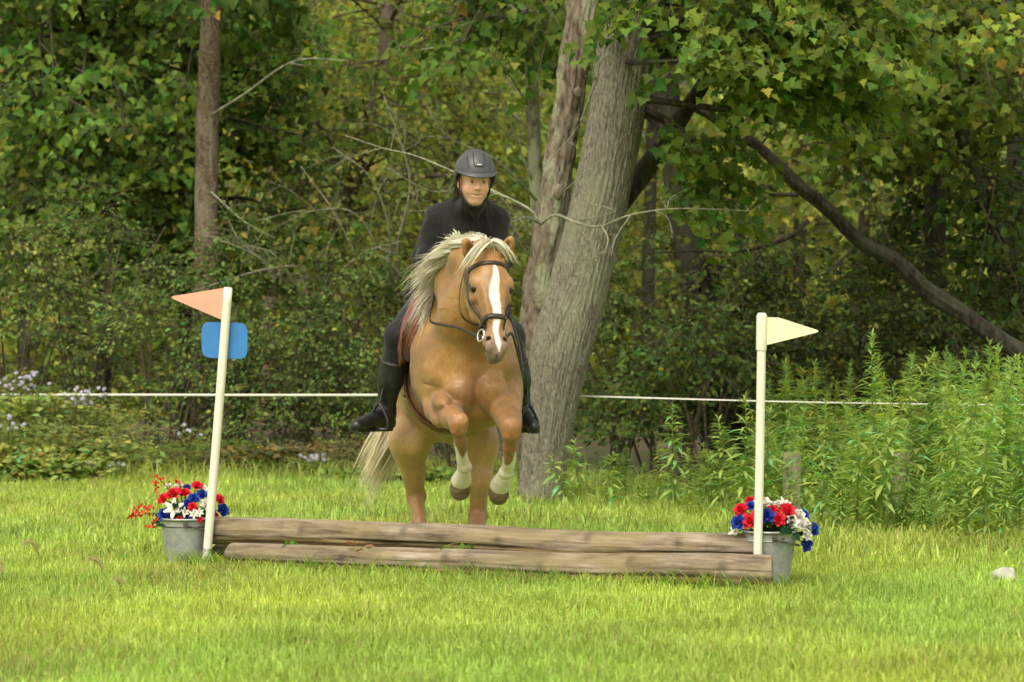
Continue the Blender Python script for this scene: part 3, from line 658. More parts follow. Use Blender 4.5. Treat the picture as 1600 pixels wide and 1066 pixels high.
L_ITEMS = [(254, 803, 'rose', BLU, .036, -.06), (270, 793, 'lily', WHT, .048, -.10), (254, 778, 'rose', RED, .034, -.03), (270, 769, 'rose', RED, .038, -.02), (287, 768, 'rose', RED, .036, .02), (309, 757, 'rose', RED, .034, .05),
           (303, 777, 'rose', BLU, .032, -.05), (316, 771, 'rose', BLU, .032, -.01), (293, 785, 'rose', BLU, .028, -.04), (319, 763, 'rose', WHT, .030, .05), (324, 787, 'rose', WHT, .034, -.06), (301, 791, 'rose', RED, .026, -.09), (288, 800, 'lily', WHT, .024, -.10),
           (303, 803, 'lily', WHT, .024, -.11), (312, 800, 'lily', WHT, .022, -.11), (344, 779, 'rose', RED, .032, .02), (350, 796, 'rose', BLU, .038, -.02), (278, 757, 'rose', WHT, .024, .05), (292, 760, 'rose', BLU, .024, .06), (262, 758, 'rose', WHT, .020, .05), (298, 812, 'rose', BLU, .02, -.11), (280, 811, 'rose', RED, .018, -.11), (312, 811, 'rose', RED, .018, -.11), (336, 806, 'rose', RED, .03, .0)]
fb, o = flowers('artificial red, white and blue roses and lilies with berry sprays, left of the jump', bl, .225, L_ITEMS, (0, 0))
# sprays of small red blossom hanging out of the left bucket
mb = MB(); sp_ = [(246, 746, .03), (240, 752, .03), (252, 748, .0), (247, 760, .0), (245, 772, 0), (275, 752, .05), (282, 756, .05), (208, 800, -.04), (214, 798, -.04), (222, 802, -.04), (230, 794, -.03), (216, 806, -.04), (226, 797, -.05), (212, 804, -.05), (238, 800, -.03), (242, 812, -.05), (240, 818, -.05), (236, 822, -.05), (218, 794, -.05), (233, 790, -.03), (204, 808, -.04)]
for x, y, dD in sp_:
    p = P(x, y, 14.44 + dD); n = 6; V, T, cc = leaves(RHOMB, np.repeat(p[None], n, 0) + rng.normal(size=(n, 3)) * .008, rng.normal(size=(n, 3)), rng.normal(size=(n, 3)) + [0, -1, 0], .022, attr_leaf_color(n, (.75, .05, .03), .15)); mb.add(V, tris=T, col=cc)
mb.build('blossom_spray', M_FLOWER, fb)
for tgt in ((205, 806), (238, 820), (246, 745)):
    v, q, t_ = tube(catmull([o, o * .5 + P(*tgt, 14.4) * .5 + [0, 0, .03], P(*tgt, 14.4)], 10), .002, 5); MB().add(v, q, t_, DGR).build('stem', M_LEAF, fb)
R_ITEMS = [(1156, 795, 'rose', RED, .038, -.02), (1152, 815, 'rose', BLU, .040, -.05), (1171, 813, 'rose', RED, .040, -.07), (1172, 789, 'rose', BLU, .028, .0), (1171, 780, 'rose', RED, .026, .05), (1198, 804, 'rose', BLU, .040, -.09), (1217, 810, 'rose', RED, .036, -.08), (1207, 795, 'rose', RED, .030, -.02),
           (1232, 795, 'rose', RED, .040, -.03), (1195, 783, 'rose', WHT, .034, .03), (1216, 786, 'rose', WHT, .022, .03), (1226, 783, 'lily', WHT, .03, .04), (1240, 814, 'rose', WHT, .034, -.07), (1250, 803, 'rose', WHT, .034, -.02), (1260, 820, 'rose', WHT, .040, -.04), (1258, 803, 'rose', BLU, .032, .04),
           (1273, 826, 'rose', BLU, .036, .0), (1263, 836, 'rose', WHT, .028, -.05), (1262, 850, 'rose', BLU, .038, -.03), (1146, 830, 'lily', WHT, .03, .0), (1184, 785, 'rose', WHT, .03, .02), (1185, 800, 'rose', RED, .034, -.05)]
flowers('dense dome of artificial red, white and blue roses, right of the jump', br_, .245, R_ITEMS, (.03, 0))

# ------------------------------------------------------------------ fence line and old posts
M_TAPE = simple('white_fence_tape', (.80, .78, .68), .6, var=.08, scale=30)
def fence():
    a = [P(-60, 617, 25.2), P(165, 617, 24.35), P(400, 617.5, 23.2), P(640, 617.5, 21.2), P(800, 618, 20.1), P(905, 619, 19.9), P(1200, 627, 19.4), P(1420, 631, 19.1), P(1690, 634, 18.7)]
    p = catmull(a, 120); tw = np.linspace(0, 1, 120); V = []
    T = norm(np.gradient(p, axis=0))
    for i in range(120):
        th = .15 * math.sin(tw[i] * 9) + (R(62) if p[i][0] > .4 else 0) ; u = np.array([0, math.sin(th), math.cos(th)]); w = np.cross(T[i], u)
        for s, g in ((-1, -1), (1, -1), (1, 1), (-1, 1)): V.append(p[i] + u * s * .0085 + w * g * .0012)
    q = [[i * 4 + j, i * 4 + (j + 1) % 4, (i + 1) * 4 + (j + 1) % 4, (i + 1) * 4 + j] for i in range(119) for j in range(4)]
    tag(MB().add(V, q).build('fence_tape', M_TAPE, base=p[60]), 'white electric fence tape strung level behind the jump, past the big trunk', 'fence tape')
    M_POST = simple('grey_weathered_board', (.30, .26, .17), .9, var=.3, scale=5, coords_scale=(6, 6, .8), bmp=.5)
    for x, y0, D, w, d, lb in ((1237, 706, 18.2, .105, .05, 'short grey weathered post among the weeds behind the right bucket'), (1408, 706, 18.0, .10, .05, 'grey weathered post almost buried in the tall weeds')):
        t_ = P(x, y0, D); n = 22; V, q = [], []
        mb = MB(); zs = np.linspace(-.05, t_[2], n)
        for z in zs:
            k = 1 - .1 * max(0, (z - t_[2] + .02) / .02)
            for sx, sy in ((-.5, -.5), (-.44, -.58), (.44, -.58), (.5, -.5), (.5, .5), (-.5, .5)):
                V.append([t_[0] + sx * w * k + .004 * mnoise.noise(Vector((sx * 3, z * 6, x))), D + sy * d * k, z + .006 * sx * (z > t_[2] - .02)])
        for i in range(n - 1):
            for j in range(6): q.append([i * 6 + j, i * 6 + (j + 1) % 6, (i + 1) * 6 + (j + 1) % 6, (i + 1) * 6 + j])
        e = (n - 1) * 6; q += [[e, e + 1, e + 2, e + 3], [e, e + 3, e + 4, e + 5]]
        tag(mb.add(V, q).build('fence_post', M_POST, base=(t_[0], D, 0), smooth=False), lb, 'post', 'old posts in the weeds')
fence()
# ------------------------------------------------------------------ trees
def fbm(x, y, z, o=3):
    s, a = 0, 1
    for _ in range(o): s += a * mnoise.noise(Vector((x, y, z))); x, y, z, a = x * 2.1, y * 2.1, z * 2.1, a * .5
    return s
def px_path(pts):
    """(px, py, D, width in px) -> world path and radii"""
    return np.array([P(x, y, D) for x, y, D, w in pts]), np.array([w * D / F / 2 for x, y, D, w in pts])
def trunk_mesh(path, rad, n, sides, rough=.06, furrow=0.0, flare=0.0, fscale=14):
    p = catmull(path, n); t = np.linspace(0, len(path) - 1, n); r = np.interp(t, np.arange(len(path)), rad)
    L_ = np.concatenate([[0], np.cumsum(np.linalg.norm(np.diff(p, axis=0), axis=1))]); T, N, B = frames(p); V = []
    for i in range(n):
        for j in range(sides):
            a = 2 * math.pi * j / sides; ca, sa = math.cos(a), math.sin(a)
            rr = r[i] * (1 + rough * fbm(ca * 1.2 + path[0][0], sa * 1.2, L_[i] * 1.1))
            if furrow:
                w = .5 * mnoise.noise(Vector((L_[i] * 2.5, ca * 2, sa * 2)))
                g = abs(mnoise.noise(Vector((ca * fscale * .32 + w, sa * fscale * .32 + w, L_[i] * 1.9)))) ; g2 = abs(mnoise.noise(Vector((ca * fscale * .75 + w, sa * fscale * .75, L_[i] * 4.2))))
                rr += furrow * (min(g * 2.6, 1) - .6) + furrow * .45 * (min(g2 * 2.6, 1) - .6)
            if flare: rr *= 1 + flare * math.exp(-p[i][2] / .22) * (.7 + .5 * math.cos(a * 4 + 1))
            V.append(p[i] + rr * (N[i] * ca + B[i] * sa))
    i = np.arange(n - 1)[:, None] * sides; j = np.arange(sides)[None]; j2 = (j + 1) % sides
    return np.array(V), np.stack([i + j, i + j2, i + sides + j2, i + sides + j], -1).reshape(-1, 4)
def trunk(root, pts, mat, n=90, sides=28, name='trunk', **k):
    p, r = px_path(pts); V, q = trunk_mesh(p, r, n, sides, **k); return obj(name, V, [q], mat, root)
class Crown:
    """leaf sprays on twigs; build() makes one crown mesh and one twig mesh of a tree or shrub"""
    def __init__(s): s.L, s.pth, s.rad = MB(), [], []
    def sprays(s, cen, out, length, per, size, tpl, col, var=.25, rare=None, rp=0, droop=.25, width=.5, face=.55, jit=.38):
        cen = np.asarray(cen, float); N = len(cen); a = norm(out); up = np.array([0, 0, 1.0]); sd = norm(np.cross(a, up)); un = np.cross(sd, a)
        length = np.broadcast_to(length, (N,)); i = np.repeat(np.arange(N), per); M = len(i); t = rng.random(M) ** .8; lat = (rng.random(M) * 2 - 1); 
        w = width * (1.05 - .75 * t) * length[i]
        pos = cen[i] + a[i] * (length[i] * t)[:, None] + sd[i] * (lat * w)[:, None] - up * (droop * length[i] * (t ** 2 + .6 * lat ** 2))[:, None] + rng.normal(size=(M, 3)) * .05 * length[i][:, None]
        d = a[i] * (.55 + .3 * t)[:, None] + sd[i] * (lat * .8)[:, None] - up * (.25 + .35 * rng.random(M))[:, None] + rng.normal(size=(M, 3)) * .30
        opn = np.array([0, -1.0, 0]); n = up * (1 - face) + opn * face * .8 + a[i] * .25 + rng.normal(size=(M, 3)) * jit
        tone = (1 + var * .55 * rng.normal(size=(N, 1))).clip(.5, 1.6)
        c = attr_leaf_color(M, col, var * .7, rare=rare, rare_p=rp) * tone[i]
        V, T, cc = leaves(tpl, pos, d, n, size * (.65 + .6 * rng.random(M)), c.clip(.004, .9)); s.L.add(V, tris=T, col=cc)
        u = np.array([0, .5, 1.0]); s.pth.append(cen[:, None] + a[:, None] * (length[:, None] * u)[:, :, None] - up * (droop * length[:, None] * u ** 2)[:, :, None]); s.rad.append(np.stack([np.full(N, .006), np.full(N, .004), np.full(N, .002)], -1) * (length / .6)[:, None].clip(.4, 1.5))
        return s
    def build(s, root, mat=None, twig=None, name='crown'):
        o = s.L.build(name, mat or M_LEAF, root)
        V, q = strands(np.concatenate(s.pth), np.concatenate(s.rad)); obj('twigs', V, [q], twig or M_BROWNTWIG, root); return o
def region(N, px, py, D): return np.stack([P(a, b, c) for a, b, c in zip(px[0] + (px[1] - px[0]) * rng.random(N), py[0] + (py[1] - py[0]) * rng.random(N), D[0] + (D[1] - D[0]) * rng.random(N))])
def boughs(root, cr, trunk_path, ends, n_spray, mat, r0=.03, umin=.25, **k):
    """limbs from the trunk out to each end point, with sprays along the outer part"""
    tp = catmull(trunk_path, 60); cen, out = [], []; V_ = MB()
    for e in ends:
        i = int(np.argmin(np.abs(tp[:, 2] - (e[2] - .1 + .5 * rng.random())) + .02 * rng.random(60))); s = tp[i]; L_ = np.linalg.norm(e - s)
        m = s * .45 + e * .55 + rng.normal(size=3) * .10 * L_ + np.array([0, 0, .10 * L_]); p = catmull([s, m, e], 14)
        v, q, t_ = tube(p, np.linspace(r0, .006, 14) * min(1.4, .5 + L_ / 4), 6, False); V_.add(v, q)
        for u in umin + (1 - umin) * rng.random(n_spray):
            j = u * 13; b = p[int(j)] ; d = p[min(13, int(j) + 1)] - p[max(0, int(j) - 1)]; az = rng.normal() * 1.0
            d = norm(d); d = np.array([d[0] * math.cos(az) - d[1] * math.sin(az), d[0] * math.sin(az) + d[1] * math.cos(az), d[2] * .3 - .05 + .2 * rng.normal()]); cen.append(b + rng.normal(size=3) * .06); out.append(d)
    V_.build('limbs', mat, root); cr.sprays(np.array(cen), np.array(out), k.pop('length', .6) * (.7 + .6 * rng.random(len(cen))), **k); return cr
def high_crown(cr, c, rx, rz, N, col):
    """the part of the crown above the picture: coarser leaf clumps"""
    d = norm(rng.normal(size=(N, 3))) * (rng.random((N, 1)) ** .33); pos = np.asarray(c) + d * [rx, rx, rz]
    V, T, cc = leaves(RHOMB, pos, rng.normal(size=(N, 3)) + [0, 0, -.4], rng.normal(size=(N, 3)) * .5 + [0, 0, 1], .30 * (.6 + .7 * rng.random(N)), attr_leaf_color(N, col, .25)); cr.L.add(V, tris=T, col=cc)
def fork(path0, r0, mb, depth=2, n=(3, 5), spread=.7, sag=.0, k=.55):
    """a bare branch with side twigs"""
    v, q, t_ = tube(path0, np.linspace(r0, r0 * .3, len(path0)), 6); mb.add(v, q, t_)
    if depth == 0: return
    L_ = np.linalg.norm(path0[-1] - path0[0])
    for _ in range(rng.integers(*n)):
        i = rng.integers(len(path0) // 4, len(path0) - 1); d = norm(path0[min(i + 1, len(path0) - 1)] - path0[i - 1]); d2 = norm(d + rng.normal(size=3) * spread * [1, .6, 1] - [0, 0, sag]); l2 = L_ * k * (.5 + .6 * rng.random()) * (1 - .5 * i / len(path0))
        p = catmull([path0[i], path0[i] + d2 * l2 * .5 + rng.normal(size=3) * .09 * l2, path0[i] + d2 * l2 + rng.normal(size=3) * .16 * l2 - [0, 0, sag * l2 * .3]], 9)
        fork(p, r0 * (1 - .6 * i / len(path0)) * .55, mb, depth - 1, n, spread, sag, k)
YEL = [(.30, .25, .04), (.34, .22, .05), (.26, .25, .05)]
# --- the big double-stemmed tree behind the horse
def big_tree():
    b = G(842, 19.75); rt = empty('maple_tree', b, 'big grey furrowed leaning tree with a dead reddish second stem, behind the horse', 'tree')
    pts = [(842, 806, 19.75, 70), (848, 740, 19.74, 68), (858, 660, 19.72, 74), (874, 560, 19.7, 92), (898, 470, 19.7, 94), (924, 370, 19.7, 88), (946, 270, 19.7, 86), (966, 160, 19.72, 88), (983, 50, 19.75, 92), (1000, -60, 19.8, 96), (1040, -420, 20.1, 80), (1080, -900, 20.6, 50)]
    p, r = px_path(pts); V, q = trunk_mesh(p, r, 440, 190, .03, .0105, .06, 30); obj('trunk', V, [q], M_BARK, rt)
    pts2 = [(834, 760, 19.95, 40), (834, 640, 19.92, 52), (836, 540, 19.9, 58), (846, 450, 19.86, 54), (858, 370, 19.8, 52), (868, 300, 19.78, 46), (884, 190, 19.76, 44), (897, 100, 19.74, 43), (911, 0, 19.74, 42), (925, -100, 19.8, 40), (960, -420, 19.9, 30)]
    p2, r2 = px_path(pts2); V, q = trunk_mesh(p2, r2, 260, 70, .10, .018, .2, 9)
    V = V + np.array([[fbm(v[0] * 9, v[1] * 9, v[2] * 5) * .012, 0, 0] for v in V]); obj('dead_stem', V, [q], M_DEADBARK, rt)['label'] = 'dead lichen-spotted second stem with reddish bare wood'
    # burrs and a peeling lip between the stems
    mb = MB()
    for x, y, s in ((903, 145, .045), (872, 300, .05)):
        c = P(x, y, 19.62); v, qq = uvsphere((0, 0, 0), (1, 1, 1), 14, 10); v = v * [s * .7, s * .6, s] * (1 + .35 * np.array([[fbm(*(a * 2 + x), 2)] for a in v])) + c; mb.add(v, qq)
    mb.build('burr', M_DEADBARK, rt)
    trunk(rt, [(962, 330, 20.2, 30), (1000, 275, 20.3, 34), (1035, 230, 20.3, 30), (1070, 175, 20.3, 26), (1105, 120, 20.2, 22), (1150, 30, 20.1, 18), (1190, -80, 20, 14)], M_DARKBARK, 60, 18, 'limb', rough=.1)
    # overhanging leafy boughs, upper right
    cr = Crown(); e1 = np.vstack([region(24, (1095, 1230), (-70, 95), (18.2, 20.0)), region(26, (1210, 1400), (-60, 175), (18.2, 20.6))]); e2 = region(4, (1065, 1125), (215, 275), (19.3, 19.7)); e3 = region(3, (1030, 1070), (-70, 10), (18.9, 19.3))
    top = np.vstack([p[7:], [P(1110, -1100, 20.8)]])
    for ends, col, ns in ((e1, (.12, .18, .026), 6), (e2, (.10, .16, .022), 4), (e3, (.105, .17, .025), 4)):
        boughs(rt, cr, top, ends, ns, M_DARKBARK, .028, umin=.78, length=.46, per=32, size=.071, tpl=MAPLE, col=col, var=.3, rare=YEL, rp=.003, droop=.38, face=.55, jit=.5)
    high_crown(cr, P(1060, -900, 20.5), 4.2, 2.0, 700, (.07, .12, .02)); cr.build(rt)
    # bare lichen-grey dead branches on the trunk
    mb = MB()
    for pl, r_ in (([(842, 352, 19.5), (868, 336, 19.35), (900, 348, 19.3), (938, 354, 19.2), (985, 336, 19.1), (1060, 326, 19.1), (1180, 330, 19.2)], .017), ([(846, 350, 19.45), (822, 340, 19.3), (804, 346, 19.1), (778, 345, 18.9)], .016),
                   ([(840, 345, 19.5), (826, 326, 19.5), (766, 296, 19.6), (712, 270, 19.8), (648, 243, 20), (600, 232, 20.2), (540, 212, 20.4)], .015), ([(940, 352, 19.2), (950, 376, 19.0), (938, 400, 18.9), (902, 404, 18.8), (880, 388, 18.7)], .009),
                   ([(985, 337, 19.1), (962, 372, 18.9), (955, 400, 18.8)], .008), ([(905, 345, 19.3), (960, 330, 19.0), (905, 314, 19.2)], .008), ([(908, 190, 19.5), (935, 110, 19.3), (934, 80, 19.3)], .012), ([(880, 300, 19.5), (925, 260, 19.3), (985, 205, 19.2)], .006), ([(850, 260, 19.5), (890, 215, 19.4), (935, 150, 19.3)], .006)):
        fork(catmull([P(*a) for a in pl], 26), r_ * .72, mb, 2, (4, 8), .75, .05, .42)
    mb.build('dead_branches', M_TWIG, rt)
big_tree()

def plain_tree(name, label, pts, mat, ends, col, size, tpl, ns=6, per=16, var=.3, rare=YEL, rp=.02, n=90, sides=26, high=None, length=.65, droop=.3, face=.55, group=None, extra=None, **k):
    x, y, D, w = pts[0]; rt = empty(name, G(x, D), label, 'tree', group); p, r = px_path(pts); V, q = trunk_mesh(p, r, n, sides, **(k or dict(rough=.08))); obj('trunk', V, [q], mat, rt)
    cr = Crown()
    if ends is not None and len(ends): boughs(rt, cr, p, ends, ns, mat, .022, length=length, per=per, size=size, tpl=tpl, col=col, var=var, rare=rare, rp=rp, droop=droop, face=face)
    if high: high_crown(cr, P(*high[0]), high[1], high[2], high[3], col)
    if extra: extra(rt)
    if cr.L.n and cr.pth: cr.build(rt)
    elif cr.L.n: cr.L.build('crown', M_LEAF, rt)
    return rt
def side_branches(specs, mat):
    def fn(rt):
        mb = MB()
        for pl, r_ in specs: fork(catmull([P(*a) for a in pl], 20), r_, mb, 2, (2, 5), .7, .03, .4)
        mb.build('dead_branches', mat, rt)
    return fn
WG = 'trees of the wood behind the jump'
def up(x, y, D, w, x2): return [(x + (x2 - x) * .4, -400, D, w * .8), (x2, -1100, D, w * .4)]
plain_tree('slender_tree', 'slender straight tree with flaky reddish brown bark, left of the rider', [(318, 726, 26.5, 44), (319, 560, 26.5, 38), (322, 400, 26.5, 36), (323, 250, 26.5, 35), (327, 100, 26.5, 34), (331, -20, 26.5, 33)] + up(331, 0, 26.5, 32, 350), M_BROWNBARK,
           region(5, (200, 480), (-90, -10), (25.5, 28)), (.07, .125, .022), .11, MAPLE_S, high=((340, -900, 27), 3.6, 2.0, 500), group=WG, n=240, sides=48, rough=.07, furrow=.010, fscale=9,
           extra=side_branches([([(333, 178, 26.4), (385, 145, 26.2), (440, 105, 26), (480, 92, 25.9), (545, 95, 25.8)], .014), ([(318, 32, 26.4), (302, 12, 26.3), (275, -12, 26.2)], .016), ([(330, 300, 26.4), (380, 345, 26), (430, 372, 25.8)], .010), ([(312, 152, 26.4), (290, 128, 26.3), (262, 112, 26.2)], .008)], M_TWIG))
DG, MG, LG, OL = (.075, .125, .020), (.112, .185, .028), (.12, .19, .034), (.20, .245, .042)
plain_tree('maple_tree', 'dark green understory maple at the upper left corner', [(160, 700, 29.5, 26), (166, 400, 29.5, 22), (175, 0, 29.5, 18)] + up(175, 0, 29.5, 16, 190), M_DARKBARK, region(60, (-60, 235), (-70, 430), (26.0, 29.6)), MG, .086, MAPLE_S, 7, 24, .5, high=((150, -900, 29), 3.8, 2.2, 500), group=WG)
plain_tree('maple_tree', 'green maple with layered leaf sprays beside the slender brown trunk', [(292, 700, 30.5, 24), (288, 300, 30.5, 20), (290, 40, 30.5, 17)] + up(290, 0, 30.5, 16, 280), M_DARKBARK, region(58, (170, 500), (-70, 420), (27.0, 31)), MG, .086, MAPLE_S, 7, 24, .5, high=((330, -950, 31), 3.8, 2.2, 500), group=WG)
plain_tree('olive_tree_thicket' if False else 'leaning_tree', 'yellowing thin-leaved tree leaning right, between the slender trunk and the rider', [(468, 690, 32, 34), (480, 500, 32, 32), (515, 390, 32, 29), (548, 295, 32, 27), (585, 160, 32, 24), (605, 40, 32, 22)] + up(605, 0, 32, 20, 640), M_BROWNBARK, region(46, (420, 720), (-70, 380), (29, 33)), OL, .08, OVAL, 6, 16, .4, YEL, .03, high=((600, -1100, 33), 3.0, 1.2, 250), group=WG,
           extra=side_branches([([(548, 295, 31.9), (600, 282, 31.5), (680, 262, 31), (720, 250, 31)], .012), ([(500, 430, 31.8), (440, 440, 31), (360, 425, 30.5)], .014)], M_TWIG))
plain_tree('thin_lichen_tree', 'thin lichen-covered stem left of the big leaning trunk', [(842, 700, 23, 24), (846, 480, 23, 22), (838, 300, 23, 21), (832, 150, 23, 20), (828, 0, 23, 19)] + up(828, 0, 23, 18, 815), M_DEADBARK, region(16, (640, 890), (-80, 75), (22.3, 25.5)), MG, .08, MAPLE_S, 6, 20, .4, YEL, .04, high=((800, -950, 25), 3.2, 1.6, 300), group=WG,
           extra=side_branches([([(832, 30, 23), (797, 30, 22.8), (746, 52, 22.7), (690, 72, 22.6), (655, 78, 22.6)], .016), ([(842, 318, 23), (810, 282, 22.7), (766, 244, 22.5), (719, 224, 22.4), (689, 202, 22.3), (662, 158, 22.3)], .013), ([(838, 300, 23), (800, 200, 22.8), (770, 120, 22.6)], .011), ([(845, 420, 23), (790, 360, 22.6), (730, 330, 22.5), (640, 330, 22.5)], .010), ([(834, 180, 23), (790, 110, 22.7), (720, 30, 22.5)], .010), ([(836, 240, 23), (760, 180, 22.8), (700, 120, 22.6)], .009), ([(840, 380, 23), (760, 290, 22.8), (680, 300, 22.6), (600, 260, 22.5)], .009)], M_TWIG))
plain_tree('yellow_green_tree', 'yellow-green tree in the light gap behind the rider', [(690, 690, 35, 30), (700, 400, 35, 24), (712, 100, 35, 20)] + up(712, 0, 35, 18, 720), M_BROWNBARK, region(60, (540, 900), (-60, 470), (31.0, 36)), (.235, .285, .05), .085, OVAL, 6, 16, .4, YEL, .02, group=WG)
plain_tree('dark_trunk_tree', 'dark vine-clad trunk to the right of the big leaning tree', [(1140, 745, 24, 92), (1128, 650, 24, 80), (1112, 560, 24, 66), (1095, 470, 24, 54), (1072, 380, 24, 46), (1058, 290, 24, 42), (1042, 150, 24, 40), (1030, 0, 24, 38)] + up(1030, 0, 24, 36, 1010), M_DARKBARK, region(14, (1040, 1230), (330, 600), (22.6, 24.5)), (.085, .12, .024), .07, OVAL, 5, 16, .4, YEL, .04, group=WG, high=((1050, -950, 25), 3.6, 1.8, 500), rough=.12)
plain_tree('yellowing_maple', 'maple with some yellow and orange leaves at the upper right', [(1462, 700, 25, 40), (1461, 500, 25, 34), (1462, 300, 25, 33), (1466, 100, 25, 30)] + up(1466, 0, 25, 28, 1480), M_DARKBARK, region(52, (1240, 1660), (-70, 235), (20.8, 24.5)), (.135, .185, .028), .07, MAPLE, 7, 31, .4, YEL, .035, group=WG, high=((1450, -950, 24), 4.0, 1.8, 700))
plain_tree('curved_tree', 'dark curved trunk bending right at the upper right', [(1640, 720, 23.5, 34), (1625, 540, 23.5, 31), (1590, 430, 23.5, 29), (1550, 350, 23.5, 26), (1522, 270, 23.5, 22), (1500, 200, 23.5, 19), (1480, 60, 23.5, 16)] + up(1480, 0, 23.5, 15, 1470), M_DARKBARK, region(8, (1450, 1650), (220, 420), (22.6, 24)), DG, .09, OVAL, 5, 15, .35, YEL, .04, group=WG)
plain_tree('dark_tree', 'dark upright trunk at the right edge of the picture', [(1570, 700, 26, 34), (1578, 420, 26, 28), (1588, 200, 26, 26), (1594, 60, 26, 24)] + up(1594, 0, 26, 22, 1600), M_DARKBARK, region(12, (1480, 1680), (250, 480), (24, 27)), DG, .10, MAPLE_S, 6, 15, .35, YEL, .03, group=WG, high=((1600, -950, 27), 3.6, 1.8, 500))
for x, D, w, lb in ((35, 38, 16, 'thin far trunk in the shade at the far left'), (420, 38, 20, 'far straight trunk glimpsed right of the slender brown tree'), (610, 41, 22, 'far grey trunk in the gap left of the rider'), (1010, 37, 20, 'far dark trunk just right of the big leaning tree'), (1245, 39, 20, 'far trunk in the shade above the cream pennant'), (1345, 36, 18, 'far thin trunk behind the slanting dead limb'), (1400, 42, 26, 'far trunk left of the yellowing maple')):
    plain_tree('far_tree', lb, [(x, 533 + 5067 / D, D, w * 1.2), (x + 4, 400, D, w), (x + 10, 150, D, w * .9), (x + 12, -40, D, w * .85)] + up(x + 12, 0, D, w, x + 20), M_BROWNBARK if x in (420, 610) else M_DARKBARK, region(12, (x - 160, x + 160), (-60, 430), (D - 2, D + 2)), (.23, .28, .055), .12, RHOMB, 5, 16, .4, YEL, .05, length=.9, group='far trees of the wood')
def slanting_limb():
    pts = [(1070, 165, 21.2, 8), (1105, 178, 21.2, 13), (1140, 203, 21.2, 17), (1185, 230, 21.2, 16), (1240, 283, 21.2, 21), (1290, 323, 21.2, 21), (1345, 378, 21.2, 22), (1400, 408, 21.2, 21), (1450, 457, 21.2, 26), (1500, 488, 21.2, 24), (1560, 530, 21.2, 28), (1640, 580, 21.2, 30), (1760, 700, 21.2, 36)]
    rt = empty('fallen_limb', P(1640, 580, 21.3) * [1, 1, 0], 'long dark dead limb slanting down to the right edge of the wood', 'dead limb'); trunk(rt, pts, M_DARKBARK, 200, 26, 'limb', rough=.26, furrow=.010)
    mb = MB()
    for pl, r_ in (([(1262, 306, 22), (1220, 304, 21.9), (1195, 310, 21.9), (1165, 335, 21.8), (1150, 365, 21.8)], .018), ([(1262, 345, 21.9), (1230, 372, 21.8), (1160, 392, 21.7), (1090, 392, 21.7), (1010, 396, 21.6)], .020), ([(1185, 232, 22.1), (1215, 190, 22), (1250, 120, 21.9)], .010), ([(1400, 410, 21.7), (1370, 330, 21.6), (1340, 230, 21.5)], .010), ([(1345, 372, 21.8), (1300, 420, 21.6), (1240, 450, 21.5)], .010), ([(1240, 278, 22), (1180, 300, 22.1), (1120, 330, 22.2)], .010)):
        fork(catmull([P(*a) for a in pl], 22), r_, mb, 2, (3, 6), .7, .02, .45)
    mb.build('side_branches', M_DARKBARK, rt)
slanting_limb()
# --- the far wood on the slope: one mass
def far_wood():
    N = 95000; mb = MB(); D = 38 + 14 * rng.random(N); px = -700 + 3000 * rng.random(N); py = -70 + 760 * rng.random(N)
    z = H - (py - 533) / F * D; pos = np.stack([(px - 800) / F * D, D, np.maximum(z, .1)], -1)
    cl = np.array([mnoise.noise(Vector((a[0] * .8, a[1] * .5, a[2] * 1.1))) for a in pos]); k = cl > -.12 - .25 * rng.random(N); pos, cl = pos[k], cl[k]; N = len(pos)
    tone = np.array([mnoise.noise(Vector((a[0] * .22, 3.3, a[2] * .3))) for a in pos])
    c = attr_leaf_color(N, (.275, .325, .06), .3, rare=YEL, rare_p=.02) * (1 + .45 * tone[:, None])
    V, T, cc = leaves(RHOMB, pos, rng.normal(size=(N, 3)) + [0, -.2, -.5], rng.normal(size=(N, 3)) * .6 + [0, -.6, .8], .15 + .10 * rng.random(N), c.clip(.01, .6)); mb.add(V, tris=T, col=cc)
    tag(mb.build('woodland', M_FAR), 'far yellow-green wood filling the gaps between the trees', 'woodland', kind='stuff')
far_wood()

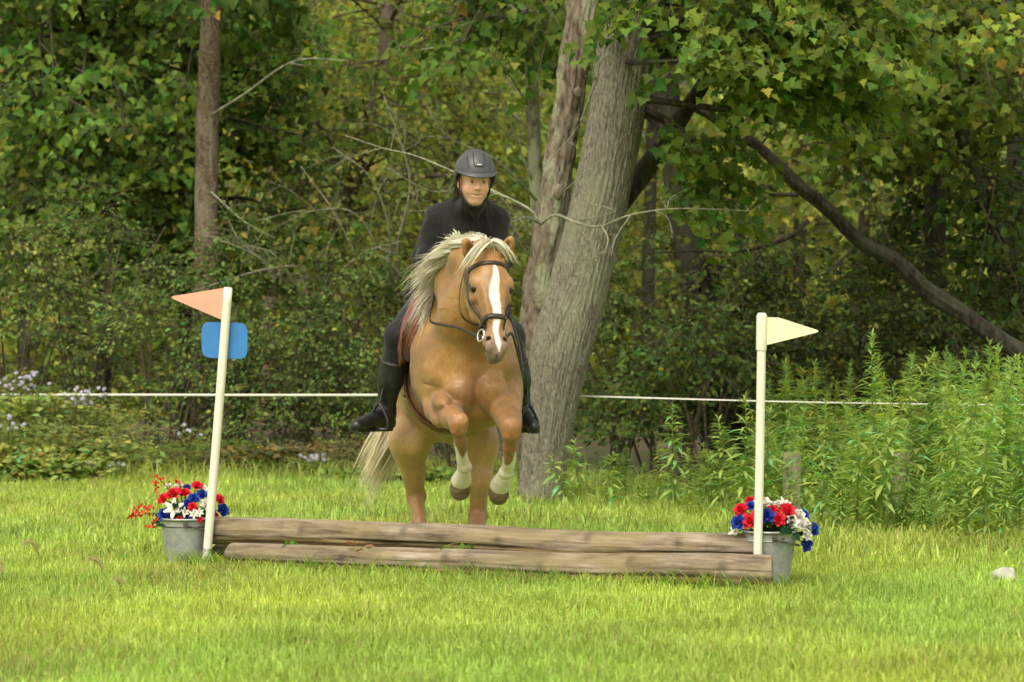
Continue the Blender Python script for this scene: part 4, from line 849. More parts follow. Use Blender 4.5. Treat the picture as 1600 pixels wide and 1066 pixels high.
# ------------------------------------------------------------------ shrubs along the wood's edge
def shrub(label, x, D, top_py, rx, N, size, col, tpl=OVAL, var=.42, rare=YEL, rp=.015, low=.20, stems=14, ry=.55, group='shrubs along the wood edge', twig=None):
    b = G(x, D); h = P(x, top_py, D)[2]; rt = empty('shrub', b, label, 'shrub', group); cr = Crown(); mb = MB(); cen, out = [], []
    for _ in range(stems):
        a = rng.random() * 6.28; e = b + np.array([rx * math.cos(a) * (.3 + .8 * rng.random()), ry * math.sin(a), h * (.55 + .45 * rng.random())]); m = b * .4 + e * .6 + np.array([0, 0, .16 * h])
        p = catmull([b + rng.normal(size=3) * [.12, .08, 0], m, e], 12); v, q, t_ = tube(p, np.linspace(.014, .004, 12), 6, False); mb.add(v, q)
    ns = N // 14; rr = rng.random(ns) ** .42
    prof = lambda z: np.clip(1.1 * np.sqrt(np.clip(1 - ((z - .45) / .58) ** 2, 0.05, 1)), .2, 1.1)
    z = low + (1.12 - low) * rng.beta(1.5, 1.45, ns) * (1 + .12 * rng.normal(size=ns)); a = rng.random(ns) * 6.28; sh = prof(z) * rr
    cen = b + np.stack([rx * np.cos(a) * sh, ry * np.sin(a) * sh, h * z * (1 - .12 * np.array([mnoise.noise(Vector((x + q * 2.5, 0, 0))) + .4 for q in np.cos(a)]))], -1)
    out = np.stack([np.cos(a) + .4 * rng.normal(size=ns), np.sin(a) - .5, .25 + .3 * rng.normal(size=ns)], -1)
    keep = np.array([mnoise.noise(Vector((c[0] * 2.3, c[1] * 1.2, c[2] * 2.6))) for c in cen]) > -.17; cen, out = cen[keep], out[keep]; ns = len(cen)   # gaps between the sprays
    mb.build('stems', twig or M_BROWNTWIG, rt); cr.sprays(cen, out, .34 * (.5 + 1.0 * rng.random(ns)), 14, size * .92, tpl, col, var * 1.25, rare, rp, .25, .40, .5, .6); cr.build(rt, name='foliage'); return rt
SH1, SH2, SH3 = (.125, .19, .048), (.155, .22, .058), (.10, .155, .036)
for a in (('leafy green shrub at the far left edge, behind the lilac asters', 20, 25.4, 380, .80, 5500, .052, (.17, .215, .055)), ('dense dark green shrub under the upper left maple', 150, 25.9, 330, .70, 5500, .042, SH1), ('tall small-leaved shrub left of the red pennant', 262, 25.1, 440, .62, 5000, .040, SH2),
          ('shrub directly behind the blue number plate', 365, 25.2, 405, .60, 5500, .048, (.11, .17, .04)), ('shrub with a few pale leaves right of the blue number plate', 455, 24.7, 510, .60, 4500, .040, SH2), ('shrub just left of the rider and horse', 560, 25.0, 430, .62, 5500, .050, SH1),
          ('loose shrub behind the rider', 660, 25.6, 400, .75, 4500, .046, SH2), ('dark low shrub behind the horse\'s hind legs', 720, 23.2, 560, .5, 3500, .045, SH3), ('pale green bush right of the big leaning trunk', 985, 23.4, 425, .62, 5500, .056, (.12, .175, .05)),
          ('low dark bush at the foot of the vine-clad trunk', 1085, 22.6, 520, .5, 3500, .056, SH3), ('dark bush behind the cream pennant', 1235, 23.5, 430, .75, 5500, .056, (.085, .115, .03)), ('dark bush below the slanting dead limb', 1375, 23.2, 400, .75, 5500, .056, (.085, .12, .03)), ('dark bush at the right edge behind the tall weeds', 1545, 22.8, 450, .85, 6000, .056, (.08, .115, .03)),
          ('shaded bush under the yellowing maple', 1480, 25.5, 300, .9, 4500, .075, (.07, .09, .02))):
    shrub(*a)
def bare_thicket():
    rt = empty('bare_shrub', G(500, 25.6), 'tangle of bare pale twigs between the slender trunk and the rider', 'shrub', 'shrubs along the wood edge'); mb = MB()
    for pl, r_ in (([(470, 560, 25.6), (500, 470, 25.2), (560, 400, 25), (625, 378, 24.9)], .014), ([(470, 560, 25.6), (450, 450, 25.2), (400, 400, 24.9), (330, 370, 24.8)], .012), ([(520, 540, 25.6), (480, 430, 25), (420, 420, 24.8), (300, 455, 24.7)], .012), ([(560, 540, 25.6), (560, 420, 25), (520, 330, 24.8), (470, 260, 24.8)], .012),
                   ([(600, 540, 25.6), (610, 380, 25), (580, 280, 24.8), (520, 230, 24.8)], .012), ([(640, 560, 25.6), (620, 400, 25.1), (640, 280, 25), (600, 150, 25)], .012), ([(520, 560, 25.6), (440, 410, 25), (380, 380, 24.9), (355, 340, 24.9)], .010), ([(640, 560, 25.6), (570, 350, 25.1), (480, 330, 25), (400, 345, 24.9)], .010)):
        fork(catmull([P(*a) for a in pl], 24), r_, mb, 3, (3, 5), .75, .03, .5)
    mb.build('twigs', M_TWIG, rt); cr = Crown(); c = region(80, (340, 640), (230, 470), (24.6, 25.8)); cr.sprays(c, rng.normal(size=(80, 3)), .3, 7, .06, OVAL, (.16, .165, .045), .3, YEL, .1, .3, .5); cr.L.build('foliage', M_LEAF, rt)
bare_thicket()

# ------------------------------------------------------------------ tall weeds on the right
LEAFM = []
for k in range(10):
    V, T = LANCE; me = mesh_data('leaf', V * [1.35, 1, 1 + .12 * (k % 4)], [T], np.repeat(attr_leaf_color(1, [(.36, .50, .15), (.39, .53, .15), (.33, .47, .16), (.41, .52, .14), (.37, .50, .14)][k % 5], .12), len(V), 0)); me.materials.append(M_WEED); LEAFM.append(me)
def weed_shape(h, lean, seed, dens=62, droopy=.5):
    r_ = np.random.default_rng(seed); t = np.linspace(0, 1, 14); az = r_.random() * 6.28
    path = np.stack([lean * h * t ** 2 + .012 * np.sin(t * 6 + az), .3 * lean * h * t ** 2 * math.sin(az), h * t * (1 - .25 * abs(lean) * t)], -1)
    n = int(dens * h / .9) + 12; u = np.sort(r_.random(n) ** .62 * .97 + .03); a = np.arange(n) * 2.4 + r_.normal(size=n) * .3; pos = np.stack([np.interp(u, t, path[:, k]) for k in range(3)], -1)
    el = np.interp(u, [0, .6, .92, 1], [.0, .35, .65, 1.1]) + r_.normal(size=n) * .25; d = np.stack([np.cos(a) * np.cos(el), np.sin(a) * np.cos(el), np.sin(el)], -1)
    s = np.interp(u, [0, .3, .6, .85, 1], [.085, .125, .115, .075, .045]) * (.75 + .5 * r_.random(n)); nr = np.stack([-np.cos(a) * np.sin(el), -np.sin(a) * np.sin(el), np.cos(el)], -1) + r_.normal(size=(n, 3)) * .2
    return path, pos, d, nr, s
def weeds():
    G_ = 'tall leafy weeds along the right of the field'
    prom = [(1366, 524, 17.0, .02, 'tallest weed, its narrow spire standing clear against the dark wood'), (1428, 558, 17.4, .02, 'upright tall weed, next right of the tallest spire'), (1452, 560, 17.2, .28, 'tall weed arching over to the right'), (1522, 572, 17.0, .03, 'tall weed in the middle of the right-hand thicket'), (1588, 560, 16.6, .10, 'tall weed at the right edge of the picture'),
            (1330, 628, 16.8, -.06, 'weed just left of the tallest spire'), (1258, 640, 17.6, .02, 'weed spire rising beside the short grey post'), (1166, 618, 18.0, .03, 'weed spire just left of the cream pennant pole'), (1205, 640, 18.2, .06, 'weed partly hidden by the cream pennant pole'), (1122, 655, 18.2, -.06, 'leafy weed left of the cream pennant pole'), (1054, 634, 19.0, .01, 'single tall weed with drooping leaves right of the big trunk'),
            (957, 710, 19.2, .05, 'small weed in front of the dark gap right of the trunk'), (896, 692, 19.3, -.10, 'weed growing against the right side of the big trunk base'), (862, 716, 19.2, -.25, 'bent weed in front of the foot of the big trunk'), (1400, 600, 16.6, .10, 'weed in front of the slope of taller spires'), (1478, 610, 16.2, -.08, 'leafy weed before the arching one'), (1556, 618, 15.9, .08, 'leafy weed low in the right-hand thicket'), (1290, 690, 16.6, .05, 'weed behind the right-hand flower bucket')]
    for k, (x, y, D, ln, lb) in enumerate(prom):
        h = P(x, y, D)[2]; b = G(x, D) - np.array([ln * h, 0, 0]); rt = empty('tall_weed', b, lb, 'weed', G_); path, pos, d, nr, s = weed_shape(h / (1 - .25 * abs(ln)), ln, 100 + k, 105)
        v, q, t_ = tube(path + b, np.linspace(.006, .002, 14), 6); MB().add(v, q, t_, (.26, .34, .11)).build('stem', M_WEED, rt)
        yl = norm(d); xl = norm(np.cross(yl, nr)); zl = np.cross(xl, yl)
        for i in range(len(pos)):
            e = bpy.data.objects.new('leaf', LEAFM[int(rng.integers(10))]); COL.objects.link(e); e.parent = rt
            M = Matrix((( *xl[i] * s[i], 0), (*yl[i] * s[i], 0), (*zl[i] * s[i], 0), (0, 0, 0, 1))).transposed(); M.translation = Vector(pos[i]); e.matrix_local = M
    # shorter weeds filling the bank: copies of eight plants
    var = []
    for k in range(8):
        path, pos, d, nr, s = weed_shape(.66, .14 * (k % 3 - 1), 300 + k, 150); mb = MB()
        col = [(.33, .47, .13), (.37, .50, .14), (.30, .45, .14), (.39, .50, .125)][k % 4]
        V, T, c = leaves(LANCE_W, pos, d, nr, s * .86, attr_leaf_color(len(pos), col, .18, rare=[(.42, .36, .05)], rare_p=.012)); mb.add(V, tris=T, col=c); m1 = mesh_data('foliage', *mb.get()); m1.materials.append(M_WEED)
        v, q, t_ = tube(path, np.linspace(.005, .002, 14), 5); m2 = mesh_data('stem', v, [q, t_], np.tile([.24, .32, .10], (len(v), 1))); m2.materials.append(M_WEED); var.append((m1, m2))
    spots = []
    while len(spots) < 215:
        x = .15 + 3.4 * rng.random(); D = 15.2 + 5.8 * rng.random(); px = 800 + x * F / D; edge = 19.6 - max(0, (px - 850)) / 750 * 4.4
        if D < edge + .25 * rng.normal() or px > 1660 or px < 845: continue
        if D > 18.6 and px > 1000 and rng.random() < .3: continue
        dens = min(1, .35 + (px - 850) / 500); 
        if rng.random() > dens: continue
        if mnoise.noise(Vector((x * 2.6, D * 1.3, 8))) < -.08: continue      # they grow in clumps
        if 1205 < px < 1275 and D < 18.3 and rng.random() < .85: continue      # the old post stays in view
        spots.append((x, D, px, min(1.15, .44 + .30 * (D - edge)) * (.56 if px < 1190 else min(1.1, .62 + (px - 850) / 1000))))
    for k, (x, D, px, sc) in enumerate(spots):
        lb = ('low leafy weed in the bank behind the logs' if px < 1140 else 'low leafy weed in the bank round the right-hand bucket and grey posts' if px < 1400 else 'low leafy weed in the thick bank at the right edge')
        rt = empty('low_weed', (x, D, 0), lb, 'weed', 'low weeds of the bank on the right'); sc *= .65 + .65 * rng.random(); rt.scale = (.9 * sc ** .4, .9 * sc ** .4, sc); rt.rotation_euler = (0, 0, rng.random() * 6.28)
        for nm, me in zip(('foliage', 'stem'), var[k % 8]):
            e = bpy.data.objects.new(nm, me); COL.objects.link(e); e.parent = rt
weeds()
# ------------------------------------------------------------------ asters, low leafy edge plants, foxtails, stone
def edge_plants():
    M_LILAC = M_FLOWER
    for lb, x, D, y0, rx, nf, bush in (('lilac aster clump at the far left edge, highest of the asters', 30, 23.6, 588, .20, 26, 900), ('lilac aster beside the left end of the fence tape', 122, 23.4, 606, .16, 24, 700), ('pale lilac aster low at the left edge of the picture', 8, 22.9, 652, .16, 16, 800), ('low lilac aster in the grass, left of the left bucket', 158, 23.0, 722, .16, 18, 500), ('small lilac aster behind the flag pole with the red pennant', 300, 23.5, 664, .10, 5, 150), ('lilac aster in the long grass left of the horse\'s tail', 492, 23.4, 712, .14, 14, 350)):
        b = G(x, D); h = max(.12, P(x, y0, D)[2]); rt = empty('aster_plant', b, lb, 'aster', 'lilac asters along the wood edge'); mb, ms, ml = MB(), MB(), MB()
        tips = b + np.stack([rng.normal(size=nf) * rx * .6, rng.normal(size=nf) * .08, h * (.82 + .22 * rng.random(nf))], -1)
        for p in tips:
            n = 11; a = np.arange(n) * 2 * np.pi / n; o = norm(np.array([rng.normal() * .3, -1, .7 + .3 * rng.normal()])); e1 = norm(np.cross(o, [0, 0, 1])); e2 = np.cross(o, e1); dr = np.cos(a)[:, None] * e1 + np.sin(a)[:, None] * e2
            V, T, c = leaves(RHOMB, np.repeat(p[None], n, 0), dr, np.repeat(o[None], n, 0), .018, attr_leaf_color(n, (.50, .48, .66), .08)); mb.add(V, tris=T, col=c); v, q = uvsphere(p + o * .003, (.005,) * 3, 6, 5); mb.add(v, q, col=(.5, .38, .08))
            v, q, t_ = tube(catmull([b + rng.normal(size=3) * [.03, .02, 0], b * .3 + p * .7 - [0, 0, .04], p], 7), .002, 4, False); ms.add(v, q, None, (.14, .16, .05))
        n = bush; ps = b + np.stack([rng.normal(size=n) * rx, rng.normal(size=n) * .12, h * rng.random(n) ** .8 * .92], -1); dr = rng.normal(size=(n, 3)); dr[:, 2] = .3
        V, T, c = leaves(LANCE, ps, dr, rng.normal(size=(n, 3)) * .5 + [0, -.4, 1], .06, attr_leaf_color(n, (.22, .26, .07), .3)); ml.add(V, tris=T, col=c)
        mb.build('flower_heads', M_LILAC, rt); ms.build('stems', M_WEED, rt); ml.build('foliage', M_WEED, rt)
    # pale leafy herbs at the left edge
    more = [(135, 23.2, 690, 'leafy weed clump running down into the grass left of the left bucket'), (180, 23.9, 640, 'taller weed clump in front of the dark shrub at the left'), (70, 22.7, 715, 'low pale weed clump at the corner of the lawn, far left'), (345, 24.0, 690, 'weed clump at the shrub foot behind the pole with the red pennant'), (620, 22.6, 735, 'grassy weed clump just behind the horse'), (285, 23.7, 705, 'low dry weed clump behind the left bucket flowers')]
    for k, (x, D, y0, lb) in enumerate(tuple(more) + ((40, 23.3, 620, 'pale yellow-green herb clump below the highest aster'), (90, 23.1, 665, 'leafy pale herb clump in the left corner of the wood edge'), (15, 22.8, 700, 'low herb clump at the left edge above the grass'), (215, 23.6, 700, 'weedy clump of broad leaves behind the left bucket'), (420, 23.8, 700, 'grassy brown-leaved clump left of the horse\'s tail'), (545, 23.6, 690, 'dry brown clump behind the horse\'s tail'))):
        b = G(x, D); h = P(x, y0, D)[2]; n = 900; rt = empty('herb_clump', b, lb, 'herb', 'herbs along the wood edge'); ml, ms = MB(), MB()
        ps = b + np.stack([rng.normal(size=n) * .22, rng.normal(size=n) * .12, h * rng.random(n) ** .7], -1); dr = rng.normal(size=(n, 3)); dr[:, 2] = .4
        V, T, c = leaves(LANCE if k % 2 else OVAL, ps, dr, rng.normal(size=(n, 3)) * .5 + [0, -.5, 1], .065, attr_leaf_color(n, (.30, .36, .10) if k in (0, 1, 2, 6, 7, 8) else (.20, .28, .06) if k in (3, 4, 9) else (.20, .18, .07), .3, rare=YEL, rare_p=.04)); ml.add(V, tris=T, col=c)
        for _ in range(12):
            e = b + np.array([rng.normal() * .2, rng.normal() * .1, h * (.7 + .4 * rng.random())]); v, q, t_ = tube(catmull([b + rng.normal(size=3) * [.08, .05, 0], (b + e) / 2, e], 6), .003, 4, False); ms.add(v, q, None, (.20, .18, .06))
        ms.build('stems', M_WEED, rt); ml.build('foliage', M_WEED, rt)
    for lb, pl in (('bent foxtail seed head in the grass near the left edge', [(60, 905, 13.7), (62, 880, 13.68), (57, 856, 13.66), (46, 846, 13.64), (38, 850, 13.63)]), ('bent foxtail seed head in a dry patch left of the left bucket', [(166, 925, 13.2), (163, 900, 13.18), (157, 882, 13.17), (147, 873, 13.16), (139, 875, 13.15)]), ('foxtail seed head cut by the left edge of the picture', [(8, 925, 13.2), (5, 900, 13.2), (0, 880, 13.2), (-8, 870, 13.2)]), ('small foxtail seed head nearest the left bucket', [(196, 940, 12.9), (198, 922, 12.9), (192, 910, 12.9), (184, 906, 12.9)])):
        pth = catmull([P(*a) for a in pl], 20); b = pth[0] * [1, 1, 0]; rt = empty('foxtail_grass', b, lb, 'grass stem', 'foxtails in the grass'); v, q, t_ = tube(np.vstack([b, pth]), .0016, 5, False); MB().add(v, q, None, (.5, .5, .2)).build('stem', M_GRASS, rt)
        mb = MB(); v, q, t_ = tube(pth[7:], np.interp(np.linspace(0, 1, 13), [0, .2, .7, 1], [.003, .007, .006, .002]), 8); mb.add(v, q, t_, (.62, .56, .26)); n = 260; i = rng.integers(7, 20, n); d = norm(rng.normal(size=(n, 3))); st = np.stack([pth[i], pth[i] + d * .008 + [0, 0, .002], pth[i] + d * .015 + norm(np.gradient(pth, axis=0))[i] * .008], 1); v, q = strands(st, np.full((n, 3), .0005)); mb.add(v, q, None, (.75, .68, .38)); mb.build('seed_head', M_GRASS, rt)
    v, q = uvsphere((0, 0, 0), (1, 1, 1), 28, 18); v = v * [.058, .05, .045] * (1 + .22 * np.array([[fbm(*(a * 1.6), 3)] for a in v])) + G(1570, 13.35) + [0, 0, .03]; tag(MB().add(v, q).build('stone', simple('pale_stone', (.50, .50, .40), .9, var=.2, scale=14, bmp=.4), base=G(1570, 13.35)), 'pale stone half hidden in the grass at the lower right', 'stone')
edge_plants()

for o in bpy.data.objects:      # pieces too small to pick apart one by one, joined in one part
    if o.parent is not None and o.type == 'MESH' and o.name.split('.')[0] in ('twigs', 'stems', 'limbs', 'dead_branches', 'side_branches', 'flower_heads', 'blossom_spray', 'crown', 'foliage', 'mane', 'tail', 'forelock', 'hair', 'burr'): o['kind'] = 'stuff'
# ------------------------------------------------------------------ horse
M_COAT = None
def coat_mat():
    m, t, b, L = new_mat('palomino_coat')
    a = N_(t, 'Attribute', attribute_name='Col')
    n = N_(t, 'TexNoise', Scale=9.0, Detail=6.0, Roughness=.6); L(coords(t, (1, 1, .8)), n.inputs['Vector'])
    h = N_(t, 'TexNoise', Scale=160.0, Detail=4.0); L(coords(t, (1, 1, .25)), h.inputs['Vector'])
    mx = N_(t, 'Mix', data_type='RGBA', blend_type='MULTIPLY'); mx.inputs[0].default_value = 1; L(a.outputs['Color'], mx.inputs['A'])
    L(ramp(t, n.outputs['Fac'], [(.3, (.86, .82, .76)), (.7, (1.12, 1.12, 1.12))]), mx.inputs['B'])
    m2 = N_(t, 'Mix', data_type='RGBA', blend_type='MULTIPLY'); m2.inputs[0].default_value = .95; L(mx.outputs['Result'], m2.inputs['A'])
    L(ramp(t, h.outputs['Fac'], [(.3, (.8,) * 3), (.7, (1.12,) * 3)]), m2.inputs['B'])
    L(m2.outputs['Result'], b.inputs['Base Color']); b.inputs['Roughness'].default_value = .42; b.inputs['Specular IOR Level'].default_value = .45
    b.inputs['Sheen Weight'].default_value = .12
    vn = N_(t, 'TexNoise', Scale=16.0, Detail=3.0); L(coords(t, (1, 1, .6)), vn.inputs['Vector'])
    ad = N_(t, 'Math', operation='MULTIPLY_ADD'); L(h.outputs['Fac'], ad.inputs[0]); ad.inputs[1].default_value = .12; L(vn.outputs['Fac'], ad.inputs[2])
    bump(t, ad.outputs[0], b, .35, .014); return m
M_COAT = coat_mat()
def hair_mat():
    m, t, b, L = new_mat('cream_hair')
    a = N_(t, 'Attribute', attribute_name='Col'); L(a.outputs['Color'], b.inputs['Base Color'])
    b.inputs['Roughness'].default_value = .5; b.inputs['Specular IOR Level'].default_value = .35
    tr = N_(t, 'BsdfTranslucent'); L(a.outputs['Color'], tr.inputs['Color']); s = N_(t, 'MixShader'); s.inputs[0].default_value = .6
    L(b.outputs[0], s.inputs[1]); L(tr.outputs[0], s.inputs[2]); L(s.outputs[0], t.nodes['Material Output'].inputs['Surface']); return m
M_HAIR = hair_mat()
M_HOOF = simple('hoof_horn', (.17, .11, .062), .55, var=.25, scale=20, coords_scale=(1, 1, 4))
M_EYE = simple('horse_eye', (.012, .009, .007), .08, var=0, bmp=0)
M_LEATHER = simple('brown_leather', (.17, .065, .043), .45, var=.2, scale=30, bmp=.2)
M_DARKLEATHER = simple('dark_leather', (.045, .030, .022), .42, var=.2, scale=40, bmp=.2)
M_BLACKLEATHER = simple('black_leather', (.018, .018, .020), .36, var=.2, scale=25, bmp=.15)
M_BLACKCLOTH = simple('black_fleece', (.017, .014, .0145), .9, var=.2, scale=60, bmp=.35, dist=.003, sheen=.12)

# head frame: origin at the poll, hu down the nose, hv to the viewer's right, hw out of the forehead
POLL, MUZ = P(763, 391, 14.50), P(776, 563, 14.23)
hu = norm(MUZ - POLL); HL = float(np.linalg.norm(MUZ - POLL))
_f = norm(np.array([.25, -1, 0])); hw = norm(_f - hu * (_f @ hu)); hv = np.cross(hu, hw); hv = hv if hv[0] > 0 else -hv
HM = np.stack([hv, hw, hu], 1)
def HP(u, v, w): return POLL + hu * u + hv * v + hw * w
KNEE_R, KNEE_L = P(717, 661, 14.48), P(799, 668, 14.46)
FET_R, FET_L = P(726, 729, 14.71), P(791, 738, 14.71)
COR_R, COR_L = P(721, 751, 14.82), P(782, 758, 14.82)     # coronets
def ell_dir(f, c, a, ra, rb, k, rc=None):
    """ellipsoid with long axis a (half-length ra), rb across, rc the third axis"""
    a = norm(a); s = norm(np.cross(a, [0, 1, 0.001])); w = np.cross(a, s)
    f.ell(c, (rb, rb if rc is None else rc, ra), k, np.stack([s, w, a], 1))
def horse_field():
    f = Field(axis(-.80, .14, .0075, (-.30, .06, .0045)), axis(13.95, 16.45, .009, (14.02, 14.85, .005)), axis(-.01, 1.62, .0075, (.36, 1.60, .005)))
    # trunk
    f.ell(P(703, 596, 15.60), (.280, .56, .322), .08)
    f.ell(P(729, 580, 14.98), (.235, .27, .265), .10)
    f.ell(P(673, 564, 15.08), (.108, .20, .225), .07); f.ell(P(783, 574, 15.05), (.105, .20, .26), .07)
    f.ell(P(682, 600, 15.88), (.262, .34, .275), .10)
    f.cap(P(706, 502, 15.15), P(690, 520, 15.85), .105, .13, .12)
    # breast
    f.ell(P(718, 614, 14.765), (.084, .085, .098), .022); f.ell(P(768, 612, 14.765), (.080, .085, .098), .022)
    f.ell(P(741, 640, 14.98), (.15, .20, .105), .06)
    f.cap(P(743.5, 585, 14.635), P(744.5, 650, 14.69), .012, .022, .022, sub=True)
    f.cap(P(700, 598, 14.70), P(742, 588, 14.655), .006, .006, .03, sub=True); f.cap(P(786, 598, 14.72), P(745, 588, 14.655), .006, .006, .03, sub=True)
    # neck
    f.chain([P(692, 492, 15.12), P(709, 440, 14.86), P(727, 405, 14.70), P(754, 392, 14.55)], [.100, .072, .060, .058], .10)
    f.chain([P(728, 548, 14.92), P(733, 490, 14.74), P(751, 438, 14.56)], [.160, .116, .086], .14)
    f.cap(P(716, 500, 14.72), P(740, 440, 14.52), .010, .008, .03, sub=True)
    # right foreleg (viewer's left)
    f.ell(P(686, 616, 14.98), (.085, .13, .115), .05)
    ax = KNEE_R - P(690, 638, 14.90)
    f.cap(P(691, 638, 14.90), KNEE_R + (P(691, 638, 14.9) - KNEE_R) * .25, .090, .052, .035)
    ell_dir(f, P(689, 627, 14.74), ax, .125, .046, .014); ell_dir(f, P(687, 655, 14.76), ax, .10, .044, .010); f.cap(P(664, 600, 14.86), P(694, 610, 14.715), .003, .003, .012, sub=True)
    f.cap(KNEE_R + (P(690, 638, 14.9) - KNEE_R) * .3, KNEE_R, .052, .043, .03)
    f.ell(KNEE_R + np.array([0, .002, -.012]), (.037, .034, .056), .025)
    for dx in (-.019, .017): f.cap(KNEE_R + np.array([dx, -.016, .026]), KNEE_R + np.array([dx * .9, -.012, -.040]), .021, .020, .012)
    f.cap(KNEE_R + np.array([-.024, -.022, .004]), KNEE_R + np.array([.024, -.022, .006]), .016, .016, .012); f.cap(KNEE_R + np.array([0, -.036, .030]), KNEE_R + np.array([0, -.030, -.05]), .003, .003, .012, sub=True)
    f.cap(KNEE_R, P(720, 690, 14.54), .037, .029, .03); f.cap(P(720, 688, 14.54), FET_R, .026, .026, .02)
    f.cap(P(714, 690, 14.585), P(720, 722, 14.67), .016, .018, .008); f.cap(P(722.5, 692, 14.50), P(727.5, 718, 14.60), .003, .003, .008, sub=True)
    f.ell(FET_R, (.037, .040, .034), .018); f.cap(FET_R + np.array([-.004, .03, -.022]), COR_R, .036, .048, .008)
    # left foreleg (viewer's right)
    f.ell(P(786, 612, 14.98), (.095, .13, .13), .05)
    f.cap(P(787, 630, 14.88), KNEE_L + (P(787, 630, 14.88) - KNEE_L) * .25, .092, .058, .035)
    ell_dir(f, P(799, 632, 14.73), KNEE_L - P(787, 630, 14.88), .12, .042, .014); ell_dir(f, P(779, 640, 14.74), KNEE_L - P(787, 630, 14.88), .10, .038, .012)
    f.cap(KNEE_L + (P(787, 630, 14.88) - KNEE_L) * .3, KNEE_L, .054, .044, .03)
    f.ell(KNEE_L + np.array([0, .002, -.012]), (.037, .034, .056), .025)
    for dx in (-.019, .017): f.cap(KNEE_L + np.array([dx, -.016, .026]), KNEE_L + np.array([dx * .9, -.012, -.040]), .021, .020, .012)
    f.cap(KNEE_L + np.array([-.024, -.022, .004]), KNEE_L + np.array([.024, -.022, .006]), .016, .016, .012); f.cap(KNEE_L + np.array([0, -.036, .030]), KNEE_L + np.array([0, -.030, -.05]), .003, .003, .012, sub=True)
    f.cap(KNEE_L, P(797, 700, 14.52), .038, .030, .03); f.cap(P(797, 698, 14.52), FET_L, .027, .027, .02)
    f.cap(P(802, 700, 14.575), P(797, 732, 14.67), .016, .018, .008); f.cap(P(797, 704, 14.48), P(792, 728, 14.57), .003, .003, .008, sub=True)
    f.ell(FET_L, (.038, .040, .034), .018); f.cap(FET_L + np.array([-.006, .03, -.022]), COR_L, .037, .051, .008)
    # hind legs
    f.cap(P(654, 615, 15.82), P(640, 692, 15.46), .165, .092, .09)
    f.cap(P(640, 692, 15.46), P(649, 778, 15.64), .092, .041, .07); f.cap(P(652, 690, 15.62), P(655, 745, 15.66), .05, .03, .06)
    f.ell(P(650, 773, 15.66), (.045, .055, .05), .03)
    f.chain([P(650, 776, 15.63), P(655, 815, 15.52), P(657, 843, 15.44), P(657, 853, 15.39)], [.044, .031, .037, .042], .025)
    f.cap(P(722, 615, 15.85), P(750, 690, 15.46), .155, .088, .09)
    f.chain([P(750, 690, 15.46), P(750, 750, 15.46), P(746, 806, 15.52)], [.088, .054, .043], .06)
    f.ell(P(746, 806, 15.55), (.046, .055, .05), .03)
    f.chain([P(746, 810, 15.50), P(744, 836, 15.34), P(743, 856, 15.24), P(743, 862, 15.18)], [.044, .033, .037, .042], .025)
    # head
    f.ell(HP(.075, 0, -.035), (.084, .088, .12), .05, HM)
    f.ell(HP(.200, 0, -.01), (.090, .062, .13), .04, HM)
    for s in (-1, 1):
        f.ell(HP(.215, s * .052, -.095), (.040, .105, .125), .035, HM)         # cheek
        f.ell(HP(.188, s * .088, .012), (.022, .026, .034), .025, HM)          # brow above the eye
        f.ell(HP(.222, s * .101, .010), (.016, .016, .019), .008, HM, sub=True)  # eye socket
        f.cap(HP(.24, s * .088, -.03), HP(.37, s * .062, -.015), .014, .010, .03)  # cheek ridge
        f.ell(HP(.525, s * .038, .010), (.020, .027, .038), .02, HM)           # nostril wing
    f.cap(HP(.16, 0, -.012), HP(.475, 0, -.002), .076, .040, .05)
    f.cap(HP(.24, 0, -.085), HP(.49, 0, -.050), .058, .036, .05)
    f.ell(HP(.525, 0, -.012), (.044, .042, .058), .03, HM); f.ell(HP(.572, 0, -.026), (.034, .031, .030), .03, HM)
    f.ell(HP(.566, 0, -.062), (.030, .022, .028), .012, HM)                     # lower lip
    f.cap(HP(.563, -.05, -.050), HP(.563, .05, -.050), .004, .004, .008, sub=True)
    f.cap(HP(.580, 0, .004), HP(.605, 0, -.03), .004, .005, .012, sub=True)
    for s in (-1, 1):
        f.cap(HP(.505, s * .037, .024), HP(.545, s * .043, .000), .014, .012, .010, sub=True)  # nostril
        f.cap(HP(.22, s * .052, .043), HP(.40, s * .030, .036), .006, .006, .03)  # bony ridge of the nose
        f.cap(HP(.30, s * .085, -.020), HP(.43, s * .055, -.012), .010, .008, .04, sub=True)
        f.cap(HP(.198, s * .087, .024), HP(.222, s * .105, .020), .006, .006, .012)  # upper eyelid
    # ears
    for tip, b0, open_v in ((P(727, 375, 14.42), P(738, 409, 14.50), .45), (P(799, 372, 14.42), P(788, 405, 14.48), -.45)):
        a = norm(tip - b0); L_ = float(np.linalg.norm(tip - b0))
        o = norm(np.array([open_v, -1, .1])); o = norm(o - a * (o @ a)); s = np.cross(a, o); Mx = np.stack([s, o, a], 1)
        c = b0 + a * L_ * .45
        f.ell(c, (.034, .026, L_ * .62), .025, Mx)
        f.ell(c + o * .026 + a * .008, (.022, .026, L_ * .46), .008, Mx, sub=True)
    return f
